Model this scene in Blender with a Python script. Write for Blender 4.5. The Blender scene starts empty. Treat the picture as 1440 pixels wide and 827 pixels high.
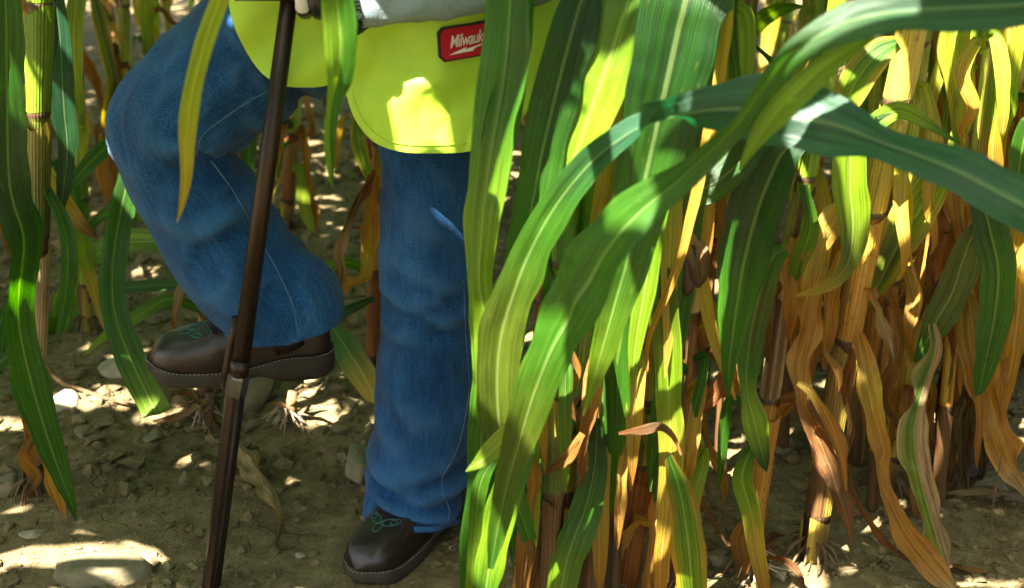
import bpy, bmesh, math, random
import numpy as np
from mathutils import Vector, Matrix
from mathutils.bvhtree import BVHTree

R = math.radians
SC = bpy.context.scene
COL = SC.collection

# ------------------------------------------------------------------ camera, sky, sun, exposure
CAM_H, PITCH, F = 1.25, R(22.0), 1600.0          # F: focal length in pixels of a 1440 px wide frame
cd = bpy.data.cameras.new('camera'); cam = bpy.data.objects.new('camera', cd); COL.objects.link(cam)
cam.location = (0, 0, CAM_H); cam.rotation_euler = (math.pi / 2 - PITCH, 0, 0)
cd.sensor_width = 36; cd.lens = F * 36 / 1440; cd.clip_start = 0.02; cd.clip_end = 400
cd.dof.use_dof = True; cd.dof.focus_distance = 2.0; cd.dof.aperture_fstop = 3.6
SC.camera = cam

SUN_EL, SUN_AZ = R(56), R(222)                   # azimuth of the sun from +Y, clockwise: behind the camera, to its left
S = Vector((math.cos(SUN_EL) * math.sin(SUN_AZ), math.cos(SUN_EL) * math.cos(SUN_AZ), math.sin(SUN_EL)))
world = bpy.data.worlds.new('World'); SC.world = world; world.use_nodes = True
nt = world.node_tree; nt.nodes.clear()
sky = nt.nodes.new('ShaderNodeTexSky'); sky.sky_type = 'NISHITA'; sky.sun_disc = False
sky.air_density = 0.8; sky.dust_density = 3.0; sky.ozone_density = 0.3; sky.sun_elevation = SUN_EL; sky.sun_rotation = SUN_AZ
bg = nt.nodes.new('ShaderNodeBackground'); bg.inputs['Strength'].default_value = 0.05
wo = nt.nodes.new('ShaderNodeOutputWorld')
nt.links.new(sky.outputs[0], bg.inputs['Color']); nt.links.new(bg.outputs[0], wo.inputs['Surface'])
sd = bpy.data.lights.new('sun', 'SUN'); sd.energy = 5.0; sd.angle = R(0.53); sd.color = (1.0, 0.95, 0.86)
sun = bpy.data.objects.new('sun', sd); COL.objects.link(sun)
sun.rotation_euler = (-S).to_track_quat('-Z', 'Y').to_euler(); sun.location = S * 20

SC.view_settings.view_transform = 'Standard'; SC.view_settings.look = 'None'
SC.view_settings.exposure = 3.55; SC.view_settings.gamma = 1.0; SC.view_settings.use_curve_mapping = False
SC.render.engine = 'CYCLES'
cy = SC.cycles
cy.use_denoising = True; cy.max_bounces = 6; cy.diffuse_bounces = 3; cy.glossy_bounces = 3
cy.transmission_bounces = 6; cy.transparent_max_bounces = 6; cy.caustics_reflective = False; cy.caustics_refractive = False
cy.sample_clamp_indirect = 6.0

# ------------------------------------------------------------------ helpers: pixels of the photograph -> places
CAMP = Vector((0, 0, CAM_H))
FW = Vector((0, math.cos(PITCH), -math.sin(PITCH))); UP = Vector((0, math.sin(PITCH), math.cos(PITCH)))
def ray(px, py): return FW + Vector((1, 0, 0)) * ((px - 720) / F) + UP * ((413.5 - py) / F)
def P(px, py, Y):
    d = ray(px, py); return CAMP + d * (Y / d.y)
def G(px, py, z=0.0):
    d = ray(px, py); return CAMP + d * ((z - CAM_H) / d.z)
def depth(v): return (v - CAMP).dot(FW)
def proj(v):
    q = v - CAMP; d = q.dot(FW)
    if d < 0.05: return None
    return 720 + q.x / d * F, 413.5 - q.dot(UP) / d * F, d

rng = np.random.default_rng(11)
def hash2(ix, iy, s):
    n = np.sin(ix * 127.1 + iy * 311.7 + s * 74.7) * 43758.5453
    return n - np.floor(n)
def vnoise(x, y, s=0):
    ix, iy = np.floor(x), np.floor(y); fx, fy = x - ix, y - iy
    fx = fx * fx * (3 - 2 * fx); fy = fy * fy * (3 - 2 * fy)
    return ((hash2(ix, iy, s) * (1 - fx) + hash2(ix + 1, iy, s) * fx) * (1 - fy)
            + (hash2(ix, iy + 1, s) * (1 - fx) + hash2(ix + 1, iy + 1, s) * fx) * fy) * 2 - 1
def hgt(x, y):
    x = np.asarray(x, float); y = np.asarray(y, float)
    rough = np.clip((y - 1.95) / 0.5, 0.25, 1.0)
    h = 0.012 * vnoise(x * 1.7, y * 1.7, 1) + 0.008 * vnoise(x * 5, y * 5, 2) * rough
    h += rough * (0.008 * vnoise(x * 13, y * 13, 3) + 0.006 * vnoise(x * 31, y * 31, 4)) + 0.002 * vnoise(x * 47, y * 47, 5)
    return h
def gz(x, y): return float(hgt(x, y))

def mesh(name, verts, faces, mat, parent=None, cols=None, uvs=None, smooth=True):
    me = bpy.data.meshes.new(name)
    me.from_pydata([tuple(v) for v in verts], [], faces)
    if smooth: me.polygons.foreach_set('use_smooth', [True] * len(me.polygons))
    li = np.empty(len(me.loops), np.int32); me.loops.foreach_get('vertex_index', li)
    if uvs is not None:
        uv = me.uv_layers.new(name='UVMap'); uv.data.foreach_set('uv', np.asarray(uvs, np.float32)[li].ravel())
    if cols is not None:
        ca = me.color_attributes.new('Col', 'FLOAT_COLOR', 'POINT')
        c = np.ones((len(verts), 4), np.float32); c[:, :3] = cols; ca.data.foreach_set('color', c.ravel())
    me.materials.append(mat); me.update()
    o = bpy.data.objects.new(name, me); COL.objects.link(o)
    if parent is not None: o.parent = parent; o.matrix_parent_inverse = parent.matrix_world.inverted()
    return o
def place(root, loc):
    root.location = loc; root.matrix_world = Matrix.Translation(loc)
def thing(name, label, cat, loc=(0, 0, 0), group=None):
    o = bpy.data.objects.new(name, None); COL.objects.link(o); o.empty_display_size = 0.05
    place(o, Vector(loc)); tag(o, label, cat, group); return o
def tag(o, label, cat, group=None, kind=None):
    o['label'] = label; o['category'] = cat
    if group: o['group'] = group
    if kind: o['kind'] = kind
    return o

def catmull(a, n):
    """n samples per span through rows of array a"""
    a = np.asarray(a, float)
    if len(a) == 2:
        t = np.linspace(0, 1, n + 1)[:, None]; return a[0] * (1 - t) + a[1] * t
    e = np.vstack([2 * a[0] - a[1], a, 2 * a[-1] - a[-2]])
    out = []
    for i in range(1, len(e) - 2):
        p0, p1, p2, p3 = e[i - 1], e[i], e[i + 1], e[i + 2]
        for k in range(n):
            t = k / n
            out.append(0.5 * (2 * p1 + (p2 - p0) * t + (2 * p0 - 5 * p1 + 4 * p2 - p3) * t * t + (3 * p1 - p0 - 3 * p2 + p3) * t ** 3))
    out.append(e[-2]); return np.array(out)

def tube_mesh(path, rad, seg=8, cap=True):
    """verts, faces of a tube along path (list of Vectors), rad number or list"""
    n = len(path); rad = [rad] * n if not hasattr(rad, '__len__') else rad
    V, Fc = [], []; prev = None
    for i, p in enumerate(path):
        t = (path[min(i + 1, n - 1)] - path[max(i - 1, 0)]).normalized()
        if prev is None:
            a = t.cross(Vector((0, 1, 0.1))); a = a if a.length > 1e-3 else t.cross(Vector((1, 0, 0)))
        else: a = prev - t * prev.dot(t)
        a.normalize(); b = t.cross(a); prev = a
        for k in range(seg):
            w = 2 * math.pi * k / seg; V.append(p + (a * math.cos(w) + b * math.sin(w)) * rad[i])
    for i in range(n - 1):
        for k in range(seg):
            j = (k + 1) % seg; Fc.append((i * seg + k, i * seg + j, (i + 1) * seg + j, (i + 1) * seg + k))
    if cap: Fc.append(tuple(range(seg))[::-1]); Fc.append(tuple(range((n - 1) * seg, n * seg)))
    return V, Fc
def join(parts):
    V, Fc = [], []
    for v, f in parts:
        o = len(V); V += list(v); Fc += [tuple(i + o for i in q) for q in f]
    return V, Fc

# ------------------------------------------------------------------ materials
def newmat(name):
    m = bpy.data.materials.new(name); m.use_nodes = True; m.node_tree.nodes.clear()
    return m, m.node_tree
class NB:
    def __init__(s, t): s.t = t
    def n(s, typ, **kw):
        nd = s.t.nodes.new(typ)
        for k, v in kw.items():
            if k.startswith('_'): setattr(nd, k[1:], v)
            else:
                i = nd.inputs[k.replace('__', ' ')] if not k[0] == 'i' or not k[1:].isdigit() else nd.inputs[int(k[1:])]
                if hasattr(v, 'is_output'): s.t.links.new(v, i)
                else: i.default_value = v
        return nd
    def math(s, op, a, b=0.0, c=None, clamp=False):
        kw = dict(_operation=op, i0=a, i1=b, _use_clamp=clamp)
        if c is not None: kw['i2'] = c
        return s.n('ShaderNodeMath', **kw).outputs[0]
    def mix(s, f, a, b, mode='MIX'):
        nd = s.t.nodes.new('ShaderNodeMix'); nd.data_type = 'RGBA'; nd.blend_type = mode
        for i, v in ((0, f), (6, a), (7, b)):
            if hasattr(v, 'is_output'): s.t.links.new(v, nd.inputs[i])
            else: nd.inputs[i].default_value = v if i == 0 else (tuple(v) + (1,) if len(v) == 3 else v)
        return nd.outputs[2]
    def ramp(s, f, stops):
        nd = s.t.nodes.new('ShaderNodeValToRGB'); el = nd.color_ramp.elements
        while len(el) < len(stops): el.new(0.5)
        for e, (p, c) in zip(el, stops):
            e.position = p; e.color = (c, c, c, 1) if not hasattr(c, '__len__') else tuple(c) + (1,)
        s.t.links.new(f, nd.inputs[0]); return nd.outputs[0]
    def noise(s, vec, scale, detail=3, rough=0.55):
        return s.n('ShaderNodeTexNoise', Vector=vec, Scale=scale, Detail=detail, Roughness=rough).outputs[0]
    def vmul(s, v, k):
        return s.n('ShaderNodeVectorMath', _operation='MULTIPLY', i0=v, i1=k).outputs[0]
    def out(s, sh):
        o = s.t.nodes.new('ShaderNodeOutputMaterial'); s.t.links.new(sh, o.inputs['Surface'])

def leaf_material(name, trans, rough, spec, vein, lo=0.6, dark=0.3, warm=0.3, coat=0.0, sfreq=26):
    m, t = newmat(name); b = NB(t)
    col = b.n('ShaderNodeAttribute', _attribute_name='Col').outputs['Color']
    uv = b.n('ShaderNodeTexCoord').outputs['UV']
    rnd = b.n('ShaderNodeObjectInfo').outputs['Random']
    off = b.n('ShaderNodeCombineXYZ', X=b.math('MULTIPLY', rnd, 37.0), Y=b.math('MULTIPLY', rnd, 91.0), Z=rnd).outputs[0]
    q = b.n('ShaderNodeVectorMath', _operation='ADD', i0=uv, i1=off).outputs[0]
    u = b.n('ShaderNodeSeparateXYZ', i0=uv).outputs[0]
    au = b.math('ABSOLUTE', b.math('SUBTRACT', u, 0.5))
    streak = b.noise(b.vmul(q, (sfreq, 3.0, 1)), 1.0, 4, 0.6)
    fine = b.noise(b.vmul(q, (95, 5.0, 1)), 1.0, 2, 0.5)
    blot = b.noise(b.vmul(q, (3.5, 9.0, 1)), 1.0, 4, 0.6)
    spots = b.ramp(b.noise(b.vmul(q, (16, 42, 1)), 1.0, 2, 0.5), [(0.66, 0.0), (0.74, 1.0)])
    c1 = b.mix(b.ramp(streak, [(0.36, 0.0), (0.66, 1.0)]), b.vmul(col, (lo, lo, lo)), b.vmul(col, (1.4, 1.3, 1.15)))
    c2 = b.mix(b.math('MULTIPLY', b.ramp(blot, [(0.48, 0.0), (0.72, 1.0)]), 0.5), c1, b.vmul(col, (1 + .75 * warm, 1.12, 0.85)))
    c2 = b.mix(b.math('MULTIPLY', spots, 0.16), c2, (0.34, 0.26, 0.08))
    c2 = b.mix(b.math('MULTIPLY', b.ramp(fine, [(0.35, 1.0), (0.6, 0.0)]), dark), c2, b.vmul(col, (0.35, 0.35, 0.35)))
    c2 = b.mix(b.math('MULTIPLY', b.ramp(b.noise(b.vmul(q, (7, 11, 1)), 1.0, 5, 0.65), [(0.52, 0), (0.68, 1)]), dark * 1.5), c2, b.vmul(col, (0.5, 0.33, 0.3)))
    rib = b.ramp(au, [(0.018, 1.0), (0.045, 0.0)])
    ribc = b.mix(0.5, b.vmul(col, (1.9, 1.7, 1.9)), (0.22, 0.25, 0.1))
    c3 = b.mix(b.math('MULTIPLY', rib, 0.7), c2, ribc)
    w = b.n('ShaderNodeTexWave', Vector=b.vmul(uv, (1, 0.0, 0)), Scale=9.0, Distortion=0.0).outputs[1]
    hh = b.math('ADD', b.math('MULTIPLY', w, 0.5), b.math('ADD', b.math('MULTIPLY', fine, 0.8), b.math('MULTIPLY', rib, -1.2)))
    if sfreq < 20: hh = b.math('ADD', hh, b.math('MULTIPLY', b.noise(b.vmul(q, (9, 55, 1)), 1.0, 4, 0.65), 2.2))
    bump = b.n('ShaderNodeBump', Strength=vein, Distance=0.0012 if sfreq > 20 else 0.0026, Height=hh).outputs[0]
    pr = b.n('ShaderNodeBsdfPrincipled', Roughness=rough, Normal=bump)
    pr.inputs['Specular IOR Level'].default_value = spec
    pr.inputs['Coat Weight'].default_value = coat; pr.inputs['Coat Roughness'].default_value = 0.3
    t.links.new(c3, pr.inputs['Base Color'])
    if sfreq < 20: c3 = b.mix(b.math('MULTIPLY', b.ramp(b.noise(b.vmul(q, (2.2, 13, 1)), 1.0, 5, 0.7), [(0.45, 0), (0.62, 1)]), 0.5), c3, b.mix(0.5, c3, (0.42, 0.30, 0.13))); t.links.new(c3, pr.inputs['Base Color'])
    tc = b.n('ShaderNodeHueSaturation', Saturation=1.3, Value=1.8, Color=c3).outputs[0]
    tr = b.n('ShaderNodeBsdfTranslucent', Color=tc, Normal=bump)
    ms = b.n('ShaderNodeMixShader', i0=trans, i1=pr.outputs[0], i2=tr.outputs[0])
    b.out(ms.outputs[0]); return m
M_LEAF = leaf_material('corn_leaf_green', 0.43, 0.38, 0.5, 0.75, 0.5, 0.35, 0.25, 0.0)
M_DRY = leaf_material('corn_leaf_dry', 0.36, 0.55, 0.35, 0.8, 0.62, 0.55, 0.9, 0.0, 11)

def stalk_material():
    m, t = newmat('corn_stalk'); b = NB(t)
    col = b.n('ShaderNodeAttribute', _attribute_name='Col').outputs['Color']
    uv = b.n('ShaderNodeTexCoord').outputs['UV']
    rnd = b.n('ShaderNodeObjectInfo').outputs['Random']
    off = b.n('ShaderNodeCombineXYZ', X=b.math('MULTIPLY', rnd, 57.0), Y=b.math('MULTIPLY', rnd, 31.0), Z=rnd).outputs[0]
    q = b.n('ShaderNodeVectorMath', _operation='ADD', i0=uv, i1=off).outputs[0]
    st = b.noise(b.vmul(q, (30, 4, 1)), 1.0, 4, 0.6)
    bl = b.noise(b.vmul(q, (4, 14, 1)), 1.0, 4, 0.65)
    sp = b.ramp(b.noise(b.vmul(q, (10, 45, 1)), 1.0, 3, 0.6), [(0.6, 0.0), (0.7, 1.0)])
    c = b.mix(b.ramp(st, [(0.35, 0), (0.68, 1)]), b.vmul(col, (0.6, 0.6, 0.6)), b.vmul(col, (1.3, 1.25, 1.15)))
    c = b.mix(b.math('MULTIPLY', b.ramp(bl, [(0.5, 0), (0.7, 1)]), 0.6), c, b.vmul(col, (0.75, 0.45, 0.35)))
    c = b.mix(b.math('MULTIPLY', sp, 0.45), c, (0.05, 0.03, 0.015))
    w = b.n('ShaderNodeTexWave', Vector=b.vmul(uv, (1, 0, 0)), Scale=7.0).outputs[1]
    bump = b.n('ShaderNodeBump', Strength=0.7, Distance=0.001, Height=b.math('ADD', w, st)).outputs[0]
    pr = b.n('ShaderNodeBsdfPrincipled', Roughness=0.45, Normal=bump); t.links.new(c, pr.inputs['Base Color'])
    tr = b.n('ShaderNodeBsdfTranslucent', Color=b.vmul(c, (1.3, 1.3, 1.0)))
    b.out(b.n('ShaderNodeMixShader', i0=0.16, i1=pr.outputs[0], i2=tr.outputs[0]).outputs[0]); return m
M_STALK = stalk_material()

def soil_material(name, k=1.0):
    m, t = newmat(name); b = NB(t)
    p = b.n('ShaderNodeNewGeometry').outputs['Position']
    n1 = b.noise(p, 2.2, 5, 0.6); n2 = b.noise(p, 24.0, 5, 0.65); n3 = b.noise(p, 160.0, 4, 0.65)
    rnd = b.n('ShaderNodeNewGeometry').outputs['Random Per Island']
    c = b.mix(b.ramp(n1, [(0.35, 0), (0.65, 1)]), (0.112 * k, 0.084 * k, 0.040 * k), (0.185 * k, 0.142 * k, 0.072 * k))
    c = b.mix(b.ramp(n2, [(0.38, 0), (0.7, 1)]), b.vmul(c, (0.62, 0.6, 0.58)), b.vmul(c, (1.2, 1.2, 1.2)))
    c = b.mix(b.math('MULTIPLY', b.ramp(n3, [(0.55, 0), (0.72, 1)]), 0.5), c, (0.25 * k, 0.20 * k, 0.10 * k))
    c = b.mix(b.math('MULTIPLY', rnd, 0.45), c, b.vmul(c, (1.75, 1.7, 1.6)))
    vo = b.n('ShaderNodeTexVoronoi', _feature='DISTANCE_TO_EDGE', Vector=b.n('ShaderNodeVectorMath', _operation='ADD', i0=p, i1=b.vmul(b.n('ShaderNodeTexNoise', Vector=p, Scale=9.0).outputs[1], (0.14, 0.14, 0.14))).outputs[0], Scale=5.0).outputs['Distance']
    crack = b.ramp(vo, [(0.0, 0.0), (0.018, 1.0)])
    cm = b.ramp(b.noise(p, 3.1, 2), [(0.5, 1.0), (0.62, 0.0)])
    crack = b.math('MAXIMUM', crack, cm)
    c = b.mix(crack, b.vmul(c, (0.45, 0.45, 0.45)), c)
    h = b.math('ADD', b.math('MULTIPLY', n2, 1.0), b.math('ADD', b.math('MULTIPLY', n3, 0.45), b.math('MULTIPLY', crack, 0.35)))
    bump = b.n('ShaderNodeBump', Strength=0.95, Distance=0.009, Height=h).outputs[0]
    pr = b.n('ShaderNodeBsdfPrincipled', Roughness=0.95, Normal=bump); t.links.new(c, pr.inputs['Base Color'])
    pr.inputs['Specular IOR Level'].default_value = 0.15
    b.out(pr.outputs[0]); return m
M_SOIL = soil_material('dry_soil'); M_CLOD = soil_material('soil_clod', 1.05)

def simple_mat(name, col, rough=0.6, spec=0.5, metal=0.0, nscale=40, namp=0.35, bump=0.3, dist=0.002, stretch=(1, 1, 1), col2=None):
    m, t = newmat(name); b = NB(t)
    p = b.vmul(b.n('ShaderNodeTexCoord').outputs['Object'], stretch)
    n1 = b.noise(p, nscale, 4, 0.6); n2 = b.noise(p, nscale * 0.17, 3, 0.6)
    c2 = col2 or tuple(x * (1 - namp) for x in col)
    c = b.mix(b.ramp(n2, [(0.4, 0), (0.62, 1)]), c2, col)
    c = b.mix(b.math('MULTIPLY', b.ramp(n1, [(0.4, 0), (0.65, 1)]), 0.5), c, tuple(min(1, x * (1 + namp)) for x in col))
    bp = b.n('ShaderNodeBump', Strength=bump, Distance=dist, Height=n1).outputs[0]
    pr = b.n('ShaderNodeBsdfPrincipled', Roughness=rough, Metallic=metal, Normal=bp); t.links.new(c, pr.inputs['Base Color'])
    pr.inputs['Specular IOR Level'].default_value = spec
    b.out(pr.outputs[0]); return m
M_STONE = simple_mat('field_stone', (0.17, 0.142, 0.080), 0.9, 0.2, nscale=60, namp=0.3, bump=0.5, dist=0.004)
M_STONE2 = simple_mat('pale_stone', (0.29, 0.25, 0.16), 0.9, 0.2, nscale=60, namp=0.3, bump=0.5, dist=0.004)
M_ROOT = simple_mat('dry_root', (0.12, 0.075, 0.035), 0.8, 0.2, nscale=120, namp=0.5)
M_LEATHER = simple_mat('boot_leather', (0.014, 0.0065, 0.005), 0.34, 0.5, nscale=55, namp=0.5, bump=0.5, dist=0.002, col2=(0.017, 0.010, 0.007))
M_SOLE = simple_mat('boot_sole', (0.022, 0.017, 0.013), 0.75, 0.3, nscale=90, namp=0.35, col2=(0.05, 0.038, 0.024))
M_STITCH = simple_mat('welt_thread', (0.22, 0.19, 0.13), 0.8, 0.2, nscale=200)
M_TURQ = simple_mat('turquoise_thread', (0.04, 0.16, 0.145), 0.7, 0.3, nscale=200)
M_SEAM = simple_mat('seam_thread', (0.07, 0.14, 0.22), 0.8, 0.2, nscale=200)
M_STEEL = simple_mat('rusty_steel', (0.030, 0.017, 0.011), 0.36, 0.5, 0.6, nscale=45, namp=0.5, stretch=(1, 1, 0.12), bump=0.5, col2=(0.016, 0.011, 0.009))
M_NUT = simple_mat('worn_steel', (0.13, 0.115, 0.09), 0.4, 0.5, 0.8, nscale=60, namp=0.4)
M_SLEEVE = simple_mat('grey_sleeve', (0.19, 0.25, 0.26), 0.9, 0.15, nscale=300, namp=0.15)
M_FRAY = simple_mat('frayed_cuff', (0.035, 0.032, 0.025), 0.9, 0.1, nscale=200)
M_GLOVE = simple_mat('white_glove', (0.62, 0.60, 0.62), 0.8, 0.2, nscale=200, namp=0.12)
M_GLOVEB = simple_mat('black_glove_palm', (0.010, 0.010, 0.014), 0.3, 0.5, nscale=100)
M_SKIN = simple_mat('skin', (0.45, 0.26, 0.18), 0.5, 0.4, nscale=60, namp=0.1)
M_HAIR = simple_mat('hair', (0.05, 0.03, 0.02), 0.6, 0.3, nscale=100)
M_RED = simple_mat('red_tag', (0.46, 0.006, 0.022), 0.55, 0.35, nscale=200, namp=0.15)
M_TAGEDGE = simple_mat('tag_edge', (0.03, 0.02, 0.025), 0.6, 0.3, nscale=200)
M_WHITE = simple_mat('tag_print', (0.75, 0.72, 0.70), 0.6, 0.3, nscale=200, namp=0.1)

def denim_material():
    m, t = newmat('blue_denim'); b = NB(t)
    uv = b.n('ShaderNodeTexCoord').outputs['UV']            # metres round the leg, metres along it
    a = b.n('ShaderNodeAttribute', _attribute_name='Col').outputs['Color']
    warp = b.noise(b.vmul(uv, (760, 300, 1)), 1.0, 2, 0.6); slub = b.noise(b.vmul(uv, (190, 22, 1)), 1.0, 3, 0.65)
    big = b.noise(b.vmul(uv, (9, 5, 1)), 1.0, 4, 0.6)
    c = b.mix(b.ramp(big, [(0.35, 0), (0.66, 1)]), (0.0035, 0.030, 0.105), (0.013, 0.080, 0.225))
    c = b.mix(b.math('MULTIPLY', b.ramp(slub, [(0.4, 0), (0.66, 1)]), 0.5), b.vmul(c, (.75, .8, .85)), b.vmul(c, (2.0, 1.7, 1.45)))
    c = b.mix(b.ramp(warp, [(0.40, 0), (0.62, 1)]), b.vmul(c, (0.5, 0.55, 0.6)), b.vmul(c, (1.75, 1.6, 1.4)))
    c = b.mix(b.n('ShaderNodeSeparateColor', Color=a).outputs[0], c, (0.05, 0.14, 0.27))
    tw = b.n('ShaderNodeTexWave', Vector=b.vmul(uv, (1, 0.55, 1)), Scale=220.0, Distortion=1.0).outputs[1]
    bp = b.n('ShaderNodeBump', Strength=0.5, Distance=0.0012, Height=b.math('ADD', b.math('MULTIPLY', tw, 0.4), warp)).outputs[0]
    pr = b.n('ShaderNodeBsdfPrincipled', Roughness=0.88, Normal=bp); t.links.new(c, pr.inputs['Base Color'])
    pr.inputs['Specular IOR Level'].default_value = 0.2
    pr.inputs['Sheen Weight'].default_value = 0.08
    b.out(pr.outputs[0]); return m
M_DENIM = denim_material()
def vest_material():
    m, t = newmat('lime_vest_fabric'); b = NB(t)
    p = b.n('ShaderNodeTexCoord').outputs['Object']
    n1 = b.noise(p, 500, 2, 0.5); n2 = b.noise(p, 9, 3, 0.6)
    c = b.mix(n2, (0.47, 0.69, 0.045), (0.54, 0.81, 0.065))
    bp = b.n('ShaderNodeBump', Strength=0.25, Distance=0.001, Height=n1).outputs[0]
    pr = b.n('ShaderNodeBsdfPrincipled', Roughness=0.6, Normal=bp); t.links.new(c, pr.inputs['Base Color'])
    tr = b.n('ShaderNodeBsdfTranslucent', Color=c)
    b.out(b.n('ShaderNodeMixShader', i0=0.25, i1=pr.outputs[0], i2=tr.outputs[0]).outputs[0]); return m
M_VEST = vest_material()

# ------------------------------------------------------------------ ground
def axis(lo, flo, fhi, hi, step, n):
    fine = np.arange(flo, fhi, step)
    a = flo - (flo - lo) * (np.linspace(1, 0, n, endpoint=False) ** 2.5)
    c = fhi + (hi - fhi) * (np.linspace(0, 1, n) ** 2.5)
    return np.concatenate([a, fine, c])
xs = axis(-120, -2.6, 2.6, 120, 0.016, 60); ys = axis(-60, 1.2, 5.0, 220, 0.016, 70)
X, Yg = np.meshgrid(xs, ys); Z = hgt(X, Yg)
far = np.clip((np.hypot(X, Yg - 2) - 8) / 10, 0, 1); Z = Z * (1 - far)
V = np.stack([X.ravel(), Yg.ravel(), Z.ravel()], 1)
nx, ny = len(xs), len(ys); ii = np.arange(nx * ny).reshape(ny, nx)
fq = np.stack([ii[:-1, :-1], ii[:-1, 1:], ii[1:, 1:], ii[1:, :-1]], -1).reshape(-1, 4)
ground = mesh('ground', V.tolist(), fq.tolist(), M_SOIL); ground['kind'] = 'structure'
ground['label'] = 'dry olive brown field soil with clods between the corn rows'

def ico(sub):
    bm = bmesh.new(); bmesh.ops.create_icosphere(bm, subdivisions=sub, radius=1)
    v = np.array([x.co[:] for x in bm.verts]); f = np.array([[q.index for q in p.verts] for p in bm.faces]); bm.free(); return v, f
IV, IF = ico(1)
def rock_cloud(name, pos, size, mat, flat=0.7):
    n = len(pos); k = len(IV)
    j = 1 + 0.28 * rng.standard_normal((n, k, 1)).clip(-1.6, 1.6)
    v = IV[None] * j
    v = v * (size[:, None, None] * np.stack([1 + 0.35 * rng.random(n), 0.75 + 0.3 * rng.random(n), flat * (0.7 + 0.5 * rng.random(n))], -1)[:, None, :])
    an = rng.random(n) * 6.283; c, s = np.cos(an), np.sin(an)
    vx = v[..., 0] * c[:, None] - v[..., 1] * s[:, None]; vy = v[..., 0] * s[:, None] + v[..., 1] * c[:, None]
    v = np.stack([vx, vy, v[..., 2]], -1) + pos[:, None, :]
    f = (IF[None] + (np.arange(n) * k)[:, None, None]).reshape(-1, 3)
    return mesh(name, v.reshape(-1, 3).tolist(), f.tolist(), mat, smooth=False)
N = 44000
cyy = 1.3 + 4.2 * rng.random(N) ** 1.5; cxx = (rng.random(N) * 2 - 1) * (0.62 * cyy + 0.25)
w = np.clip(0.2 + 0.9 * np.clip((cyy - 1.95) / 0.35, 0, 1) + 0.5 * vnoise(cxx * 3, cyy * 3, 9), 0.1, 1)
# rougher on the right, by the row of yellowing plants
w = np.where(cxx > 0.25, np.maximum(w, 0.75), w)
keep = rng.random(N) < w; cxx, cyy = cxx[keep], cyy[keep]; n = len(cxx)
sz = 0.0020 * (1 - rng.random(n)) ** -0.62; sz = np.minimum(sz, np.where(cyy < 2.0, .012, .020)) * np.clip(0.6 + 0.25 * cyy, 1, 2.0)
rock = rock_cloud('soil_clods', np.stack([cxx, cyy, hgt(cxx, cyy) + sz * 0.22], 1), sz, M_CLOD)
tag(rock, 'crumbled soil clods and grit strewn over the field', 'soil', kind='stuff')

V3, F3 = ico(3)
def stone(px, py, wpx, hpx, thick, label, mat=M_STONE, seed=0, ang=0.0, lift=0.25, cham=0.28):
    lift -= 0.18
    g = G(px, py); d = depth(g); rr = np.random.default_rng(seed)
    a = wpx * d / F / 2; el = math.asin(min(1, CAM_H / (g - CAMP).length)); bb = max(hpx * d / F / 2 / math.sin(el) - thick * 0.2, a * 0.35)
    v = V3.copy()
    for _ in range(14):                                  # flat facets
        nrm = rr.standard_normal(3); nrm /= np.linalg.norm(nrm); k = 1 - cham * (0.5 + rr.random() * 1.6)
        dd = v @ nrm; v = v - np.maximum(dd - k, 0)[:, None] * nrm
    v = v * (1 + 0.05 * vnoise(v[:, :1] * 3 + seed, v[:, 1:2] * 3 + v[:, 2:] * 2))
    v = v * np.array([a, bb, thick]); c, s = math.cos(ang), math.sin(ang)
    v = np.stack([v[:, 0] * c - v[:, 1] * s, v[:, 0] * s + v[:, 1] * c, v[:, 2]], 1)
    o = mesh('stone', v.tolist(), F3.tolist(), mat); place(o, Vector((g.x, g.y, gz(g.x, g.y) + thick * lift)))
    return tag(o, label, 'stone')
stone(145, 808, 148, 52, 0.045, 'large flat smooth stone lying left of the probe foot', seed=3, cham=0.2)
stone(505, 668, 72, 70, 0.040, 'angular grey stone tucked against the standing trouser leg', seed=4, lift=0.45, ang=0.4)
stone(213, 620, 30, 26, 0.016, 'small rounded pebble on bare soil between the stem and probe', seed=5, lift=0.5)
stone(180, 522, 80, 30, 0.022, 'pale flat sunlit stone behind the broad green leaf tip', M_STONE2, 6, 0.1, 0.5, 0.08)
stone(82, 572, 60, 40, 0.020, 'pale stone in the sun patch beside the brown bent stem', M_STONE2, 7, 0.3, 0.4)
stone(122, 612, 40, 20, 0.014, 'low brown stone below the bent stem', seed=8)
stone(45, 752, 36, 15, 0.006, 'thin pale flake of stone on the smooth soil', M_STONE2, 9, 0.2, 0.7)
stone(6, 692, 44, 40, 0.035, 'brown stone at the roots of the tall cane', seed=10, lift=0.5)
stone(352, 558, 66, 64, 0.060, 'dark rounded stone behind the probe coupling', seed=11, lift=0.6, cham=0.08)
stone(424, 530, 56, 36, 0.035, 'tan stone under the raised boot heel', seed=12, lift=0.6)
stone(637, 772, 24, 12, 0.008, 'little tan pebble beside the standing boot', M_STONE2, 13)
stone(424, 779, 18, 12, 0.008, 'tiny flat pebble in front of the standing boot toe', M_STONE2, 14)
stone(1010, 790, 90, 40, 0.020, 'broad flat stone at the base of the yellow leaves', seed=15)
stone(1100, 640, 60, 26, 0.024, 'rounded brown stone between the canes in shade', seed=16)
stone(1390, 690, 66, 30, 0.030, 'dark stone in shade under the rust coloured leaves', seed=17)
stone(1095, 810, 34, 26, 0.018, 'small grey stone beside the brace roots', M_STONE2, 18)

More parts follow.
